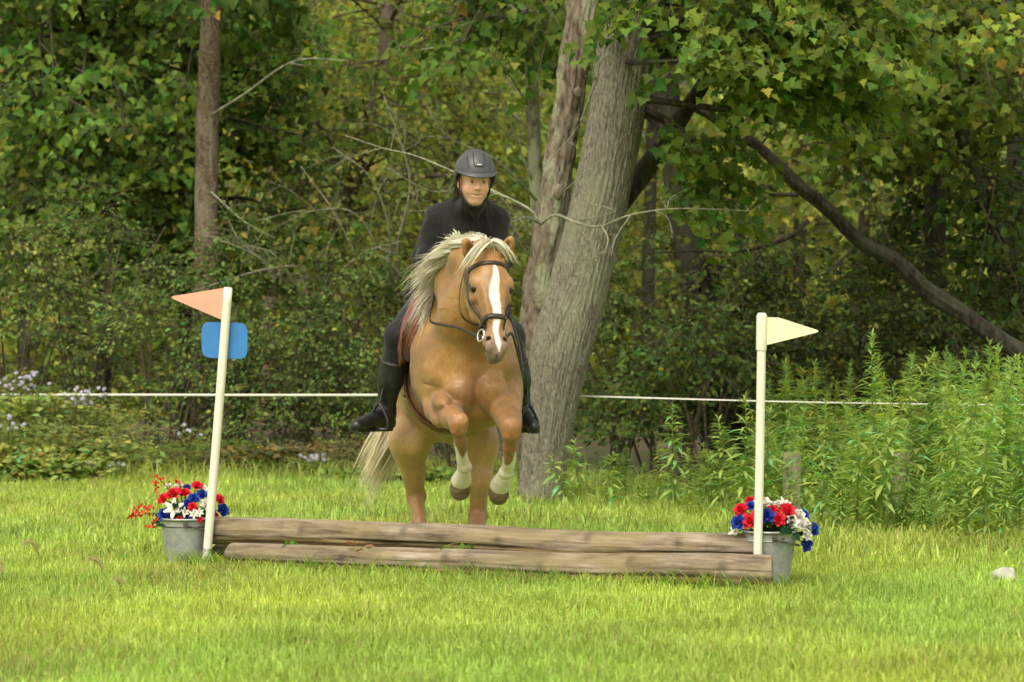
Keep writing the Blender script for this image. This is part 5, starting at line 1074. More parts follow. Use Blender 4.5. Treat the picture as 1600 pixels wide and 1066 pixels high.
def build_horse():
    f = horse_field(); V, Q = f.mesh()
    base = np.array([-.36, 15.3, 0.0])
    root = empty('horse', base, 'palomino horse with a white blaze and cream mane jumping up at the log fence', 'horse')
    # coat pattern
    coat = np.array([.375, .200, .066]); dark = np.array([.23, .108, .034]); pale = np.array([.50, .33, .13]); white = np.array([.74, .66, .54])
    nz = np.array([mnoise.noise(Vector(v * 5)) for v in V[:: 1]]) if len(V) < 400000 else np.zeros(len(V))
    nz2 = np.array([mnoise.noise(Vector(v * 22)) for v in V])
    c = coat[None] * (1 + .12 * nz2)[:, None] + (dark - coat)[None] * smooth01(.35 + .8 * nz)[:, None] * .75
    # pale belly and inner flank, redder legs
    w = smooth01((.74 - V[:, 2]) / .14) * smooth01((V[:, 1] - 14.95) / .2); c += (pale - c) * (w * .65)[:, None]
    red = np.array([.31, .135, .055])
    for A, Bp in ((KNEE_R, FET_R), (KNEE_L, FET_L)):
        d = np.linalg.norm(V - A, axis=1); c += (red - c) * (smooth01(1.15 - d / .10) * .75)[:, None]
        ba = Bp - A; tt = ((V - A) @ ba) / (ba @ ba); dd = np.linalg.norm(V - (A + np.clip(tt, 0, 1.6)[:, None] * ba), axis=1)
        near = dd < .14
        wr = smooth01((tt + .05) / .2) * near; c += (red * .9 - c) * (wr * .7)[:, None]
        lat = np.abs(V[:, 0] - (A[0] + np.clip(tt, 0, 1.6) * ba[0])); ws = smooth01((tt - .76 + 9 * np.maximum(lat - .006, 0) + .22 * nz + .10 * nz2) / .10) * near * (tt > .3); c += (white - c) * ws[:, None]
    for A in (P(650, 776, 15.63), P(746, 806, 15.52)):
        w = smooth01((A[2] + .12 - V[:, 2]) / .15) * (np.abs(V[:, 0] - A[0]) < .17) * (V[:, 1] > 15.1); c += (red * .85 - c) * (w * .6)[:, None]
    # head: blaze, muzzle, eye rims, ears
    hu_, hv_, hw_ = (V - POLL) @ hu, (V - POLL) @ hv, (V - POLL) @ hw
    onhead = (hu_ > -.02) & (V[:, 1] < 14.66) & (V[:, 2] > .95) & (np.abs(hv_) < .16)
    mz = smooth01((hu_ - .465 + .03 * nz) / .09) * onhead; c += (np.array([.22, .155, .12]) - c) * (mz * .85)[:, None]
    mz = smooth01((hu_ - .560) / .035) * onhead; c += (np.array([.13, .10, .09]) - c) * (mz * .7)[:, None]
    wid = np.interp(hu_, [.10, .13, .20, .28, .34, .42, .48, .53, .57], [.0, .010, .021, .026, .020, .016, .011, .014, .0])
    bl = smooth01((wid - np.abs(hv_ - .006 + .010 * nz + .006 * np.sin(hu_ * 30))) / .008 + .5) * (wid > .001) * (hw_ > .0) * onhead
    c += (np.array([.82, .77, .70]) - c) * bl[:, None]
    for s in (-1, 1):
        a_, b_ = HP(.505, s * .037, .022), HP(.545, s * .043, -.002); tt = np.clip((V - a_) @ (b_ - a_) / ((b_ - a_) @ (b_ - a_)), 0, 1)
        d = np.linalg.norm(V - a_ - tt[:, None] * (b_ - a_), axis=1); c += (np.array([.035, .025, .022]) - c) * (smooth01(1.9 - d / .013) * .92)[:, None]
        d = np.linalg.norm(V - HP(.222, s * .095, .010), axis=1); c += (np.array([.10, .06, .035]) - c) * (smooth01(1.35 - d / .026) * .8)[:, None]
    lip = (np.abs(hw_ + .050) < .006) & (hu_ > .52) & onhead; c[lip] *= .5
    for b0, tip in ((P(738, 409, 14.50), P(727, 375, 14.42)), (P(788, 405, 14.48), P(799, 372, 14.42))):
        a = norm(tip - b0); t_ = (V - b0) @ a; dd = np.linalg.norm(V - b0 - np.clip(t_, 0, .12)[:, None] * a, axis=1)
        fr = (V - b0 - t_[:, None] * a) @ norm(np.array([0, -1, .3]))
        w = (dd < .017) & (t_ > .005) & (t_ < .09); c[w] = c[w] * .25 + np.array([.20, .14, .075]) * .75
    d = np.linalg.norm((V - P(744, 605, 14.7)) / [.13, .3, .22], axis=1); c += (np.array([.20, .092, .032]) - c) * (smooth01(1.30 - d + .5 * nz) * .62)[:, None]  # breast darkened: sweaty hair, plus shading between the forelegs painted into the coat
    nn = f.normals(V); V = V + nn * (np.array([mnoise.noise(Vector((v[0] * 11, v[1] * 7, v[2] * 11))) for v in V]) * .0065 * (V[:, 2] < 1.25) + np.array([mnoise.noise(Vector((v[0] * 30, v[1] * 18, v[2] * 24))) for v in V]) * .0018)[:, None]
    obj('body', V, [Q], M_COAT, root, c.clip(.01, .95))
    # eyes
    for s in (-1, 1):
        v, q = uvsphere((0, 0, 0), (.0225, .0225, .0225), 16, 12); obj('eye', v + HP(.222, s * .0838, .009), [q], M_EYE, root)
    # hooves
    def hoof(cor, toe_dir, down):
        down = norm(down); fw = norm(toe_dir - down * (np.asarray(toe_dir) @ down)); sd = np.cross(down, fw); mb = MB()
        rings = [(-.012, .030, 0), (-.006, .043, .0), (0, .047, .002), (.022, .052, .010), (.046, .057, .020), (.052, .056, .021), (.052, .046, .020), (.044, .030, .016), (.043, .002, .015)]
        n = 24; a = np.linspace(0, 2 * np.pi, n, endpoint=False); Vv = []
        for z, r, fo in rings:
            for t_ in a: Vv.append(cor + down * z + fw * (fo + r * math.cos(t_) * (1.08 if math.cos(t_) > 0 else .8)) + sd * r * math.sin(t_) * .93)
        i = np.arange(len(rings) - 1)[:, None] * n; j = np.arange(n)[None]; j2 = (j + 1) % n
        mb.add(Vv, np.stack([i + j, i + j2, i + n + j2, i + n + j], -1).reshape(-1, 4)); return mb
    hoof(COR_R + np.array([0, 0, -.006]), (-.1, -.3, -.9), (-.12, .86, -.42)).build('hoof', M_HOOF, root)
    hoof(COR_L + np.array([0, 0, -.006]), (-.1, -.3, -.9), (-.16, .86, -.42)).build('hoof', M_HOOF, root)
    for g in (G(657, 15.37), G(743, 15.16)):
        hoof(g + np.array([0, .02, .052]), (0, -1, 0), (0, 0, -1)).build('hoof', M_HOOF, root)
    return root, f, base
HORSE, HF, HBASE = build_horse()

def hair(name, roots, drive, N, K, r0, col, spread, parent, mat=M_HAIR, wild=.12, locks=0, lock_w=.011):
    """roots (M,3) guide starts, drive (M,K,3) guide offsets; N strands interpolate between the guides in clumps"""
    M = len(roots); u = rng.random(N) * (M - 1); i = np.minimum(u.astype(int), M - 2); w = (u - i)[:, None]
    st = roots[i] * (1 - w) + roots[i + 1] * w + rng.normal(size=(N, 3)) * spread
    off = drive[i] * (1 - w[:, :, None]) + drive[i + 1] * w[:, :, None]
    nc = max(6, N // 22); cl = rng.integers(0, nc, N); cl = np.sort(cl) if False else (u / (M - 1) * nc + rng.normal(size=N) * .25).astype(int).clip(0, nc - 1)
    cdir = rng.normal(size=(nc, 3)) * wild; clen = 1 + .22 * rng.normal(size=nc)
    t = np.linspace(0, 1, K)
    L_ = np.linalg.norm(off[:, -1], axis=1)
    path = st[:, None] + off * (clen[cl] * (.75 + .35 * rng.random(N)))[:, None, None]
    path = path + (cdir[cl] + rng.normal(size=(N, 3)) * wild * .35)[:, None] * (t ** 1.6)[None, :, None] * L_[:, None, None]
    ph = rng.random((nc, 3)) * 6.28
    path = path + (np.sin(t[None, :, None] * 5 + ph[cl][:, None]) * .04 * (t ** 1.2)[None, :, None]) * L_[:, None, None]
    if locks:       # flat locks of hair below the loose strands
        j = rng.integers(0, N, locks); lp = path[j]; T = norm(np.gradient(lp, axis=1)); wd = norm(np.cross(T, norm(np.array([-.35, -1, .45])) + 0 * T)); th = np.cross(T, wd)
        prof = np.interp(t, [0, .12, .5, .85, 1], [.7, 1, .9, .4, .03]); lw = lock_w * (.6 + .8 * rng.random(locks)); ang = np.linspace(0, 2 * np.pi, 7)[:-1]
        LV = lp[:, :, None] + (lw[:, None] * prof)[:, :, None, None] * (wd[:, :, None] * np.cos(ang)[None, None, :, None] + th[:, :, None] * .28 * np.sin(ang)[None, None, :, None])
        base = (np.arange(locks)[:, None, None] * K + np.arange(K - 1)[None, :, None]) * 6; jj = np.arange(6)[None, None]; j2 = (jj + 1) % 6
        lq = np.stack([base + jj, base + j2, base + 6 + j2, base + 6 + jj], -1).reshape(-1, 4); LV = LV.reshape(-1, 3); LC = np.repeat((np.asarray(col)[None] * (1 + .06 * rng.normal(size=(locks, 1)))).clip(.01, .985), K * 6, 0)
    rad = r0 * (.6 + .8 * rng.random(N))[:, None] * np.interp(t, [0, .15, .7, 1], [.8, 1, .8, .12])[None]
    V, q = strands(path, rad)
    c = np.asarray(col)[None] * (1 + .10 * rng.normal(size=(N, 1))) * (1 + np.array([[.0, -.02, -.06]]) * np.abs(rng.normal(size=(N, 1)))); c = c.clip(.01, .985)
    c = np.repeat(c, K * 3, 0)
    if locks: q = np.vstack([q, lq + len(V)]); V = np.vstack([V, LV]); c = np.vstack([c, LC])
    return obj(name, V, [q], mat, parent, c)
def build_hair():
    K = 11; t = np.linspace(0, 1, K)
    # mane: from the poll down the crest, blown back to the viewer's left
    cr = catmull([P(752, 374, 14.56), P(735, 378, 14.62), P(716, 394, 14.74), P(701, 424, 14.90), P(690, 462, 15.06), P(680, 488, 15.12)], 16)
    tips = catmull([P(732, 374, 14.70), P(700, 390, 14.78), P(666, 408, 14.84), P(658, 446, 14.92), P(664, 492, 14.98), P(670, 516, 15.0)], 16)
    dv = []
    for i in range(16):
        d = tips[i] - cr[i]; L_ = np.linalg.norm(d); lift = np.array([-.010, -.03, .008]) * min(1, L_ / .2)
        dv.append(d[None] * t[:, None] + lift[None] * (np.sin(np.pi * t ** .8))[:, None] + np.array([0, 0, -.03])[None] * (t ** 2 * (i / 16))[:, None])
    hair('mane', cr, np.array(dv), 2200, K, .0010, (.985, .935, .81), .011, HORSE, wild=.09, locks=260)
    hair('mane', cr, np.array(dv) * 1.35, 160, K, .0011, (.985, .935, .81), .011, HORSE, wild=.16)
    # a few tufts standing up off the crest
    cr2 = catmull([P(704, 392, 14.74), P(716, 386, 14.70), P(728, 382, 14.67), P(742, 378, 14.64), P(756, 376, 14.61)], 8)
    up = [(-.07, 0, .02), (-.045, 0, .035), (-.022, 0, .06), (.015, 0, .03), (.02, 0, .02), (.015, 0, .015), (.01, 0, .01), (.01, 0, .005)]
    dv2 = np.array([np.asarray(u)[None] * t[:, None] + np.array([.0, -.02, .012])[None] * np.sin(np.pi * t)[:, None] for u in up])
    hair('mane', cr2, dv2, 380, K, .0011, (.985, .935, .81), .011, HORSE, wild=.22, locks=30, lock_w=.007)
    # forelock falling over the browband
    fr = np.array([HP(-.028, v, .03) for v in (-.020, -.010, -.004, .006, .012, .022)])
    fd = [(.115, -.090), (.105, -.080), (.085, -.066), (.085, .072), (.105, .088), (.12, .10)]
    dv3 = np.array([(hu * a + hv * b)[None] * t[:, None] + hw[None] * (.040 * np.sin(np.pi * t ** .7) + .004)[:, None] for a, b in fd])
    hair('forelock', fr, dv3, 170, K, .0009, (.985, .93, .80), .008, HORSE, wild=.14, locks=30, lock_w=.008)
    # tail
    dk = np.array([P(682, 590, 16.16), P(676, 596, 16.16), P(668, 603, 16.16)])
    tt = [P(616, 722, 16.5), P(602, 724, 16.45), P(584, 712, 16.4)]
    dv4 = []
    for s, e in zip(dk, tt):
        mid1 = s + np.array([-.10, .14, -.05]); mid2 = s + (e - s) * .6 + np.array([-.01, .02, .05])
        dv4.append(catmull([s, mid1, mid2, e], K) - s)
    hair('tail', dk, np.array(dv4), 1600, K, .0013, (.96, .88, .68), .015, HORSE, wild=.06, locks=150, lock_w=.014)
build_hair()

# ------------------------------------------------------------------ tack
def band(name, c, e1, e2, ths, width, thick, mat, parent, off=.0, far=.5, field=None, axisdir=None, closed=False, sub=0, round_=False):
    """a strap lying on the body: rays from c in the plane (e1, e2) find the surface"""
    field = field or HF; c = np.asarray(c, float); n = norm(np.cross(e1, e2)) if axisdir is None else norm(axisdir)
    pts = np.array([field.surf(c, e1 * math.cos(t) + e2 * math.sin(t), far, off + thick * .5) for t in ths])
    for _ in range(2):
        p2 = pts.copy(); p2[1:-1] = (pts[:-2] + 2 * pts[1:-1] + pts[2:]) / 4
        if closed: p2[0] = (pts[-1] + 2 * pts[0] + pts[1]) / 4; p2[-1] = (pts[-2] + 2 * pts[-1] + pts[0]) / 4
        pts = p2
    return strap(name, pts, n, width, thick, mat, parent, [norm(p - c) for p in pts], closed)
def build_tack():
    br = empty('bridle', HP(.1, 0, .1), 'dark brown leather bridle with silver bit rings on the horse\'s head', 'bridle')
    lin = np.linspace
    cb = HP(.105, 0, -.02); band('browband', cb, hv, hw, lin(R(-8), R(188), 30), .022, .010, M_DARKLEATHER, br, far=.3)
    cn = HP(.400, 0, -.035); band('noseband', cn, hv, norm(hw + hu * -.12), lin(0, 2 * np.pi, 40)[:-1], .026, .014, M_DARKLEATHER, br, far=.3, closed=True)
    ck = HP(-.01, 0, -.05); band('headpiece', ck, hv, norm(-hu + hw * .1), lin(R(-10), R(190), 24), .022, .006, M_DARKLEATHER, br, far=.2)
    for s in (-1, 1):
        us = lin(.075, .425, 18)
        pts = np.array([HF.surf(HP(u, 0, -.045 + .03 * (u > .3) * (u - .3) / .1), hv * s, .3, .006) for u in us])
        pts[1:-1] = (pts[:-2] + 2 * pts[1:-1] + pts[2:]) / 4
        strap('cheekpiece', pts, hw, .017, .006, M_DARKLEATHER, br, [hv * s] * 18)
        pts2 = np.array([HF.surf(HP(u, 0, -.075 + .05 * (u > .25) * (u - .25) / .1), hv * s, .3, .010) for u in lin(.09, .395, 14)])
        pts2[1:-1] = (pts2[:-2] + 2 * pts2[1:-1] + pts2[2:]) / 4
        strap('cheekpiece', pts2, hw, .012, .006, M_DARKLEATHER, br, [hv * s] * 14)
        # throatlatch hanging loose behind the cheek
        th = catmull([HF.surf(HP(.07, 0, -.06), hv * s, .3, .006), HP(.17, s * .125, -.13), HP(.28, s * .12, -.15), HP(.31, s * .06, -.19), HP(.31, 0, -.2)], 16)
        strap('throatlatch', th, hw, .010, .004, M_DARKLEATHER, br)
        bc = HF.surf(HP(.455, 0, -.032), hv * s, .3, .010)
        v, q, t_ = ring(bc + hv * s * .006, hv * s + hw * .55, .030, .0045, .8); MB().add(v, q).build('bit_ring', M_STEEL, br)
        v, q, t_ = tube([bc, HP(.48, s * .05, -.03)], .006, 8); MB().add(v, q, t_).build('bit_mouthpiece', M_STEEL, br)
    # reins: from the bit rings back over the neck into the hands
    bl, brr = HF.surf(HP(.465, 0, -.03), -hv, .3, .016), HF.surf(HP(.465, 0, -.03), hv, .3, .016)
    strap('rein', catmull([bl, P(716, 512, 14.50), P(693, 508, 14.62), P(674, 503, 14.78), P(672, 492, 14.86), P(679, 462, 14.90), P(687, 444, 14.90)], 40), np.array([0, 0, 1.0]), .015, .005, M_DARKLEATHER, br)
    strap('rein', catmull([brr, P(800, 522, 14.42), P(810, 556, 14.60), P(817, 586, 14.82), P(816, 570, 14.92), P(806, 520, 14.96), P(786, 470, 14.93), P(769, 444, 14.90)], 44), np.array([.3, .6, .6]), .017, .006, M_BLACKLEATHER, br)

    sa = empty('saddle', P(700, 470, 15.35), 'brown saddle with black pad and girth strapped on the palomino horse', 'saddle')
    def cen(D): return np.array([np.interp(D, [15, 15.9], [P(712, 560, 15)[0], P(686, 575, 15.9)[0]]), D, .98])
    ex, ez = np.array([1.0, 0, 0]), np.array([0, 0, 1.0])
    def panel(name, D0, D1, th0, th1, off, thick, mat, nD=18, nT=26, shape=None, ridges=0, taper=None):
        V = []; nn = nT * nD
        for k in (0, 1):
            for i in range(nD):
                for j in range(nT):
                    D = D0 + (D1 - D0) * i / (nD - 1); s = j / (nT - 1)
                    if taper: D = taper(i / (nD - 1), s, D)
                    th = th0 + (th1 - th0) * s
                    o = off + (thick if k else 0) * (1 if 0 < i < nD - 1 and 0 < j < nT - 1 else .4)
                    if ridges and k: o += ridges * math.sin(i / (nD - 1) * math.pi * 5) ** 2
                    if shape: o += shape(i / (nD - 1), s) 
                    V.append(HF.surf(cen(D), ex * math.cos(th) + ez * math.sin(th), .7, o))
        q = []
        for i in range(nD - 1):
            for j in range(nT - 1):
                a = i * nT + j; q.append([a, a + 1, a + nT + 1, a + nT]); q.append([nn + a, nn + a + nT, nn + a + nT + 1, nn + a + 1])
        bd = [(0, j) for j in range(nT)] + [(i, nT - 1) for i in range(1, nD)] + [(nD - 1, j) for j in range(nT - 2, -1, -1)] + [(i, 0) for i in range(nD - 2, 0, -1)]
        bi = [i * nT + j for i, j in bd]
        for a, b in zip(bi, bi[1:] + bi[:1]): q.append([a, nn + a, nn + b, b])
        return obj(name, np.array(V), [np.array(q)], mat, sa)
    panel('saddle_pad', 15.03, 15.66, R(178), R(2), .004, .018, M_BLACKCLOTH, nT=50)
    for th0, th1 in ((R(180), R(112)), (R(0), R(68))):
        panel('flap', 15.08 if th0 > 1 else 15.24, 15.45 if th0 > 1 else 15.6, th1, th0, .028 if th0 > 1 else .016, .016, M_LEATHER, ridges=.010, shape=lambda a, s: (.03 if th0 > 1 else -.012) * math.sin(s * math.pi) * (1 - a), taper=lambda a, s, D: D - .07 * math.sin(s * 3.0) * (1 - a))
        if th0 > 1: panel('flap', 15.22, 15.55, th1, th0 + (th1 - th0) * .3, .05, .012, M_LEATHER)
    for k in range(4):      # padded knee roll in front of the rider's thigh
        o = np.array([8.0 * k, 1.2 * k])
        pth = catmull([P(661 + o[0] * .35, 487 + o[1], 15.06), P(641 + o[0] * .75, 508 + o[1], 15.04 - .008 * k), P(629 + o[0] * .8, 538 + o[1], 15.06 - .008 * k), P(625 + o[0] * .7, 572 - o[1] * 3, 15.10 - .004 * k)], 20)
        v, q, t_ = tube(pth, np.interp(np.linspace(0, 1, 20), [0, .15, .85, 1], [.008, .017, .016, .007]), 10); MB().add(v, q, t_).build('knee_roll', M_LEATHER, sa)
    panel('seat', 15.18, 15.68, R(140), R(40), .035, .03, M_LEATHER, nT=24, shape=lambda a, s: .05 * max(0, a - .7) / .3 + .045 * max(0, .22 - a) / .22)
    th = np.linspace(R(176), R(364), 60)
    c0 = cen(15.24); band('girth', c0, ex, ez, th, .125, .012, M_LEATHER, sa, far=.6, axisdir=(0.1, 1, -.25))
    # silver star on the girth
    st = HF.surf(c0, ex * math.cos(R(218)) + ez * math.sin(R(218)), .6, .016); o = norm(ex * math.cos(R(218)) + ez * math.sin(R(218)) + np.array([0, -.8, 0]))
    a = norm(np.cross(o, [0, .3, 1])); b = np.cross(o, a); V = [st + o * .008]
    for k in range(10): V.append(st + (a * math.cos(k * math.pi / 5) + b * math.sin(k * math.pi / 5)) * (.030 if k % 2 == 0 else .013))
    MB().add(V, tris=[[0, 1 + k, 1 + (k + 1) % 10] for k in range(10)]).build('star_concho', M_STEEL, sa, smooth=False)
    for s, ft in ((-1, P(592, 662, 15.12)), (1, P(826, 664, 15.12))):
        top = P(640 if s < 0 else 795, 545, 15.25)
        bar = ft + np.array([0, 0, -.03]); arch = ft + np.array([0, 0, .10])
        strap('stirrup_leather', catmull([top, (top + arch) / 2 + np.array([.03 * s, 0, 0]), arch], 14), np.array([0, 1.0, 0]), .024, .005, M_BLACKLEATHER, sa)
        w = np.array([.045, .025 * s, 0]); hh = np.array([0, 0, .12])
        v, q, t_ = tube(catmull([bar - w, bar - w * .95 + hh * .45, arch, bar + w * .95 + hh * .45, bar + w], 24), .008, 8)
        x = MB().add(v, q, t_); v, q, t_ = tube([bar - w, bar + w], .010, 8); x.add(v, q, t_); x.build('stirrup', M_BLACKLEATHER, sa)
build_tack()
# ------------------------------------------------------------------ rider
M_SKIN = simple('skin', (1, 1, 1), .5, var=.05, scale=60, bmp=.05, use_attr=True)
M_JACKET = M_BLACKCLOTH
def fabric(name, col, rough=.85):
    m, t, b, L = new_mat(name)
    n = N_(t, 'TexNoise', Scale=7.0, Detail=4.0, Distortion=1.2); L(coords(t, (1, 1, .45)), n.inputs['Vector'])
    f = N_(t, 'TexNoise', Scale=220.0, Detail=2.0); L(coords(t), f.inputs['Vector'])
    ad = N_(t, 'Math', operation='MULTIPLY_ADD'); L(f.outputs['Fac'], ad.inputs[0]); ad.inputs[1].default_value = .06; L(n.outputs['Fac'], ad.inputs[2])
    L(ramp(t, n.outputs['Fac'], [(.3, tuple(c * .85 for c in col)), (.7, tuple(c * 1.2 for c in col))]), b.inputs['Base Color'])
    b.inputs['Roughness'].default_value = rough; b.inputs['Sheen Weight'].default_value = .10; b.inputs['Specular IOR Level'].default_value = .25
    bump(t, ad.outputs[0], b, .8, .04); return m
M_JACKET = fabric('black_jacket_cloth', (.0135, .0110, .0115)); M_BREECH = fabric('black_breeches_cloth', (.013, .013, .015), .7)
M_HELMET = simple('matt_grey_shell', (.062, .064, .070), .42, var=.06, scale=80, bmp=.03)
M_BLACKPLASTIC = simple('black_plastic', (.012, .012, .013), .5, var=.1)
HEAD = P(742, 281, 15.0)
_tw = R(11); fy = norm(np.array([math.sin(_tw), -math.cos(_tw), -.20])); fz = norm(np.array([0.03, 0, 1]) - fy * (np.array([0.03, 0, 1]) @ fy)); fx = np.cross(fz, fy); fx = fx if fx[0] > 0 else -fx
FM = np.stack([fx, fy, fz], 1)
def FP(x, y, z): return HEAD + fx * x + fy * y + fz * z
SH_R, SH_L = P(686, 343, 15.2), P(772, 343, 15.2)
EL_R, EL_L = P(664, 404, 15.16), P(780, 404, 15.16)
WR_R, WR_L = P(681, 434, 14.98), P(771, 434, 14.98)
HIP_R, HIP_L = P(672, 468, 15.46), P(742, 468, 15.46)
KN_R, KN_L = P(622, 524, 15.10), P(799, 524, 15.10)
AN_R, AN_L = P(602, 640, 15.24), P(815, 642, 15.24)
TOE_R, TOE_L = P(557, 665, 15.02), P(834, 667, 15.02)
HEEL_R, HEEL_L = P(607, 660, 15.27), P(812, 660, 15.27)
def torso(f, g, legs=False):
    f.ell(P(700, 458, 15.46), (.165 + g, .13 + g, .12 + g), .06)
    f.ell(P(716, 405, 15.32), (.145 + g, .115 + g, .15 + g), .08)
    f.ell(P(729, 358, 15.21), (.160 + g, .12 + g, .125 + g), .07)
    f.cap(SH_R, SH_L, .052 + g, .052 + g, .05); f.cap(P(710, 325, 15.17), P(754, 325, 15.17), .042 + g, .042 + g, .06)
def arms(f, g):
    for S, E, Wr in ((SH_R, EL_R, WR_R), (SH_L, EL_L, WR_L)): f.chain([S, E, Wr], [.056 + g, .046 + g, .031 + g], .03)
def legs(f, g, low=True):
    for Hp, K, A in ((HIP_R, KN_R, AN_R), (HIP_L, KN_L, AN_L)):
        f.cap(Hp, K, .092 + g, .060 + g, .05)
        f.cap(K, K + (A - K) * .35, .058 + g, .056 + g, .04)
        if low: f.cap(K + (A - K) * .35, A, .056 + g, .038 + g, .04)
def build_rider():
    root = empty('person', P(700, 470, 15.4), 'rider in black jacket, black breeches and grey helmet crouching over the palomino horse', 'person')
    f = Field(axis(-.86, .18, .008, (-.32, -.05, .0032)), axis(14.78, 15.70, .008, (14.84, 15.12, .0032)), axis(.55, 2.12, .008, (1.70, 2.06, .0032)))
    torso(f, -.012); arms(f, -.010); legs(f, -.012)
    for A, T, Hl in ((AN_R, TOE_R, HEEL_R), (AN_L, TOE_L, HEEL_L)): f.chain([A, Hl, T], [.034, .030, .020], .03)
    f.cap(P(730, 335, 15.14), FP(0, -.02, -.08), .056, .052, .04)
    # head
    f.ell(FP(0, -.020, .035), (.076, .094, .098), .03, FM); f.ell(FP(0, .028, -.042), (.054, .062, .080), .03, FM)
    f.ell(FP(0, .047, -.100), (.022, .030, .020), .03, FM)
    for s in (-1, 1):
        f.ell(FP(s * .034, .058, -.036), (.026, .027, .030), .03, FM)
        f.cap(FP(s * .050, .0, -.045), FP(s * .013, .047, -.098), .018, .014, .03)
        f.ell(FP(s * .031, .101, .001), (.0175, .014, .009), .010, FM, sub=True)
        f.ell(FP(s * .011, .096, -.030), (.0075, .010, .007), .008, FM)
        f.ell(FP(s * .078, -.012, -.018), (.010, .019, .032), .008, FM)
    f.cap(FP(-.040, .074, .024), FP(.040, .074, .024), .012, .012, .025)
    f.cap(FP(0, .086, .008), FP(0, .105, -.028), .007, .0105, .012)
    f.cap(FP(-.022, .076, -.060), FP(.022, .076, -.060), .008, .008, .012); f.cap(FP(-.016, .075, -.074), FP(.016, .075, -.074), .009, .009, .014)
    for s in (-1, 1):
        f.chain([FP(s * .018, .084, .003), FP(s * .031, .0905, .0085), FP(s * .044, .081, .003)], [.003, .0042, .003], .004); f.chain([FP(s * .018, .083, -.003), FP(s * .031, .0885, -.0075), FP(s * .044, .080, -.002)], [.003, .0035, .003], .005)
    f.cap(FP(-.028, .084, -.0630), FP(.0, .089, -.0675), .0028, .003, .005, sub=True); f.cap(FP(.028, .084, -.0630), FP(.0, .089, -.0675), .0028, .003, .005, sub=True)
    # hands closed round the reins
    for s, Wr, Hc in ((-1, WR_R, P(687, 443, 14.91)), (1, WR_L, P(768, 443, 14.91))):
        d = norm(Hc - Wr); side = np.array([-s * 1.0, 0, 0]); side = norm(side - d * (side @ d)); up = norm(np.cross(side, d)); up = up if up[2] > 0 else -up
        pc = Wr + d * .055
        f.ell(pc, (.020, .046, .040), .02, np.stack([side, d, up], 1))
        for k in range(4):
            b0 = pc + d * .040 + up * (.028 - .019 * k); L_ = (.034, .037, .035, .028)[k]
            p1 = b0 + d * L_ * .7 + side * .010; p2 = p1 + side * .026 - d * .006; p3 = p2 - d * .022
            f.chain([b0, p1, p2, p3], [.0095, .009, .0085, .0075], .004)
        t0 = pc + up * .030 - d * .01; f.chain([t0, t0 + d * .030 + up * .012 + side * .012, t0 + d * .050 + up * .004 + side * .024], [.012, .010, .0085], .006)
    V, Q = f.mesh()
    sk = np.array([.72, .41, .285]); c = np.repeat(sk[None], len(V), 0)
    q = np.stack([(V - HEAD) @ fx, (V - HEAD) @ fy, (V - HEAD) @ fz], -1)
    hd = np.abs(q[:, 0]) < .1
    def spot(p, r, col, a):
        nonlocal c
        d = np.linalg.norm((q - np.asarray(p)) / np.asarray(r), axis=1); w = smooth01(1.35 - d) * a; c = c + (np.asarray(col) - c) * w[:, None]
    for s in (-1, 1):
        spot((s * .040, .075, -.035), (.022, .03, .020), (.70, .27, .19), .55)      # cheeks
        spot((s * .031, .086, .027), (.019, .03, .0038), (.32, .18, .11), .65)       # brows
        spot((s * .031, .090, .0065), (.015, .03, .0035), (.14, .07, .05), .85); spot((s * .031, .088, .017), (.017, .03, .006), (.60, .31, .22), .5)        # lashes
        spot((s * .0075, .108, -.040), (.004, .012, .003), (.20, .07, .05), .8)
        spot((s * .078, -.01, -.02), (.02, .03, .035), (.62, .26, .20), .5)
    spot((0, .09, -.0605), (.022, .03, .0045), (.50, .19, .14), .55); spot((0, .09, -.0735), (.019, .03, .0052), (.54, .21, .16), .55)
    spot((0, .09, -.0668), (.026, .03, .0018), (.22, .07, .05), .75); spot((0, .11, -.028), (.012, .02, .012), (.68, .28, .20), .5)
    obj('body', V, [Q], M_SKIN, root, c.clip(.01, .9))
    m_eye = simple('eye_white', (.40, .36, .33), .15, var=0, bmp=0); m_iris = simple('eye_iris', (.035, .022, .014), .1, var=0, bmp=0)
    for s in (-1, 1):
        v, qd = uvsphere(FP(s * .031, .0785, .000), (.0112,) * 3, 14, 10); e = obj('eye', v, [qd], m_eye, root)
        v, qd = uvsphere((0, 0, 0), (.0062, .0025, .0058), 12, 8); obj('iris', v @ FM.T + FP(s * .031, .0888, -.0015), [qd], m_iris, e)
    # jacket
    f = Field(axis(-.62, .08, .0065), axis(14.85, 15.75, .0075), axis(1.22, 1.84, .0065))
    torso(f, .012); arms(f, .013)
    for S, E, Wr in ((SH_R, EL_R, WR_R), (SH_L, EL_L, WR_L)):
        f.cap(Wr, Wr + norm(Wr - E) * .012, .043, .045, .01)
    f.cap(P(731, 330, 15.13), P(737, 315, 15.06), .080, .068, .03)          # collar
    f.cap(P(672, 440, 15.46), P(643, 460, 15.42), .085, .035, .05); f.cap(P(742, 440, 15.46), P(776, 458, 15.42), .085, .035, .05)
    V, Q = f.mesh(); nn = f.normals(V)
    def wr(v):
        s_ = abs(mnoise.noise(Vector((v[0] * 9 + 4, v[1] * 9, v[2] * 4 + v[0] * 5)))) ; e_ = mnoise.noise(Vector((v[0] * 20, v[1] * 20, v[2] * 11)))
        return .034 * (.25 - s_) + .006 * e_
    V = V + nn * np.array([wr(v) for v in V])[:, None]
    jk = obj('jacket', V, [Q], M_JACKET, root)
    zip_ = catmull([P(729, 330, 15.02), P(731, 348, 15.035), P(735, 375, 15.05), P(738, 400, 15.1)], 14)
    zp = []
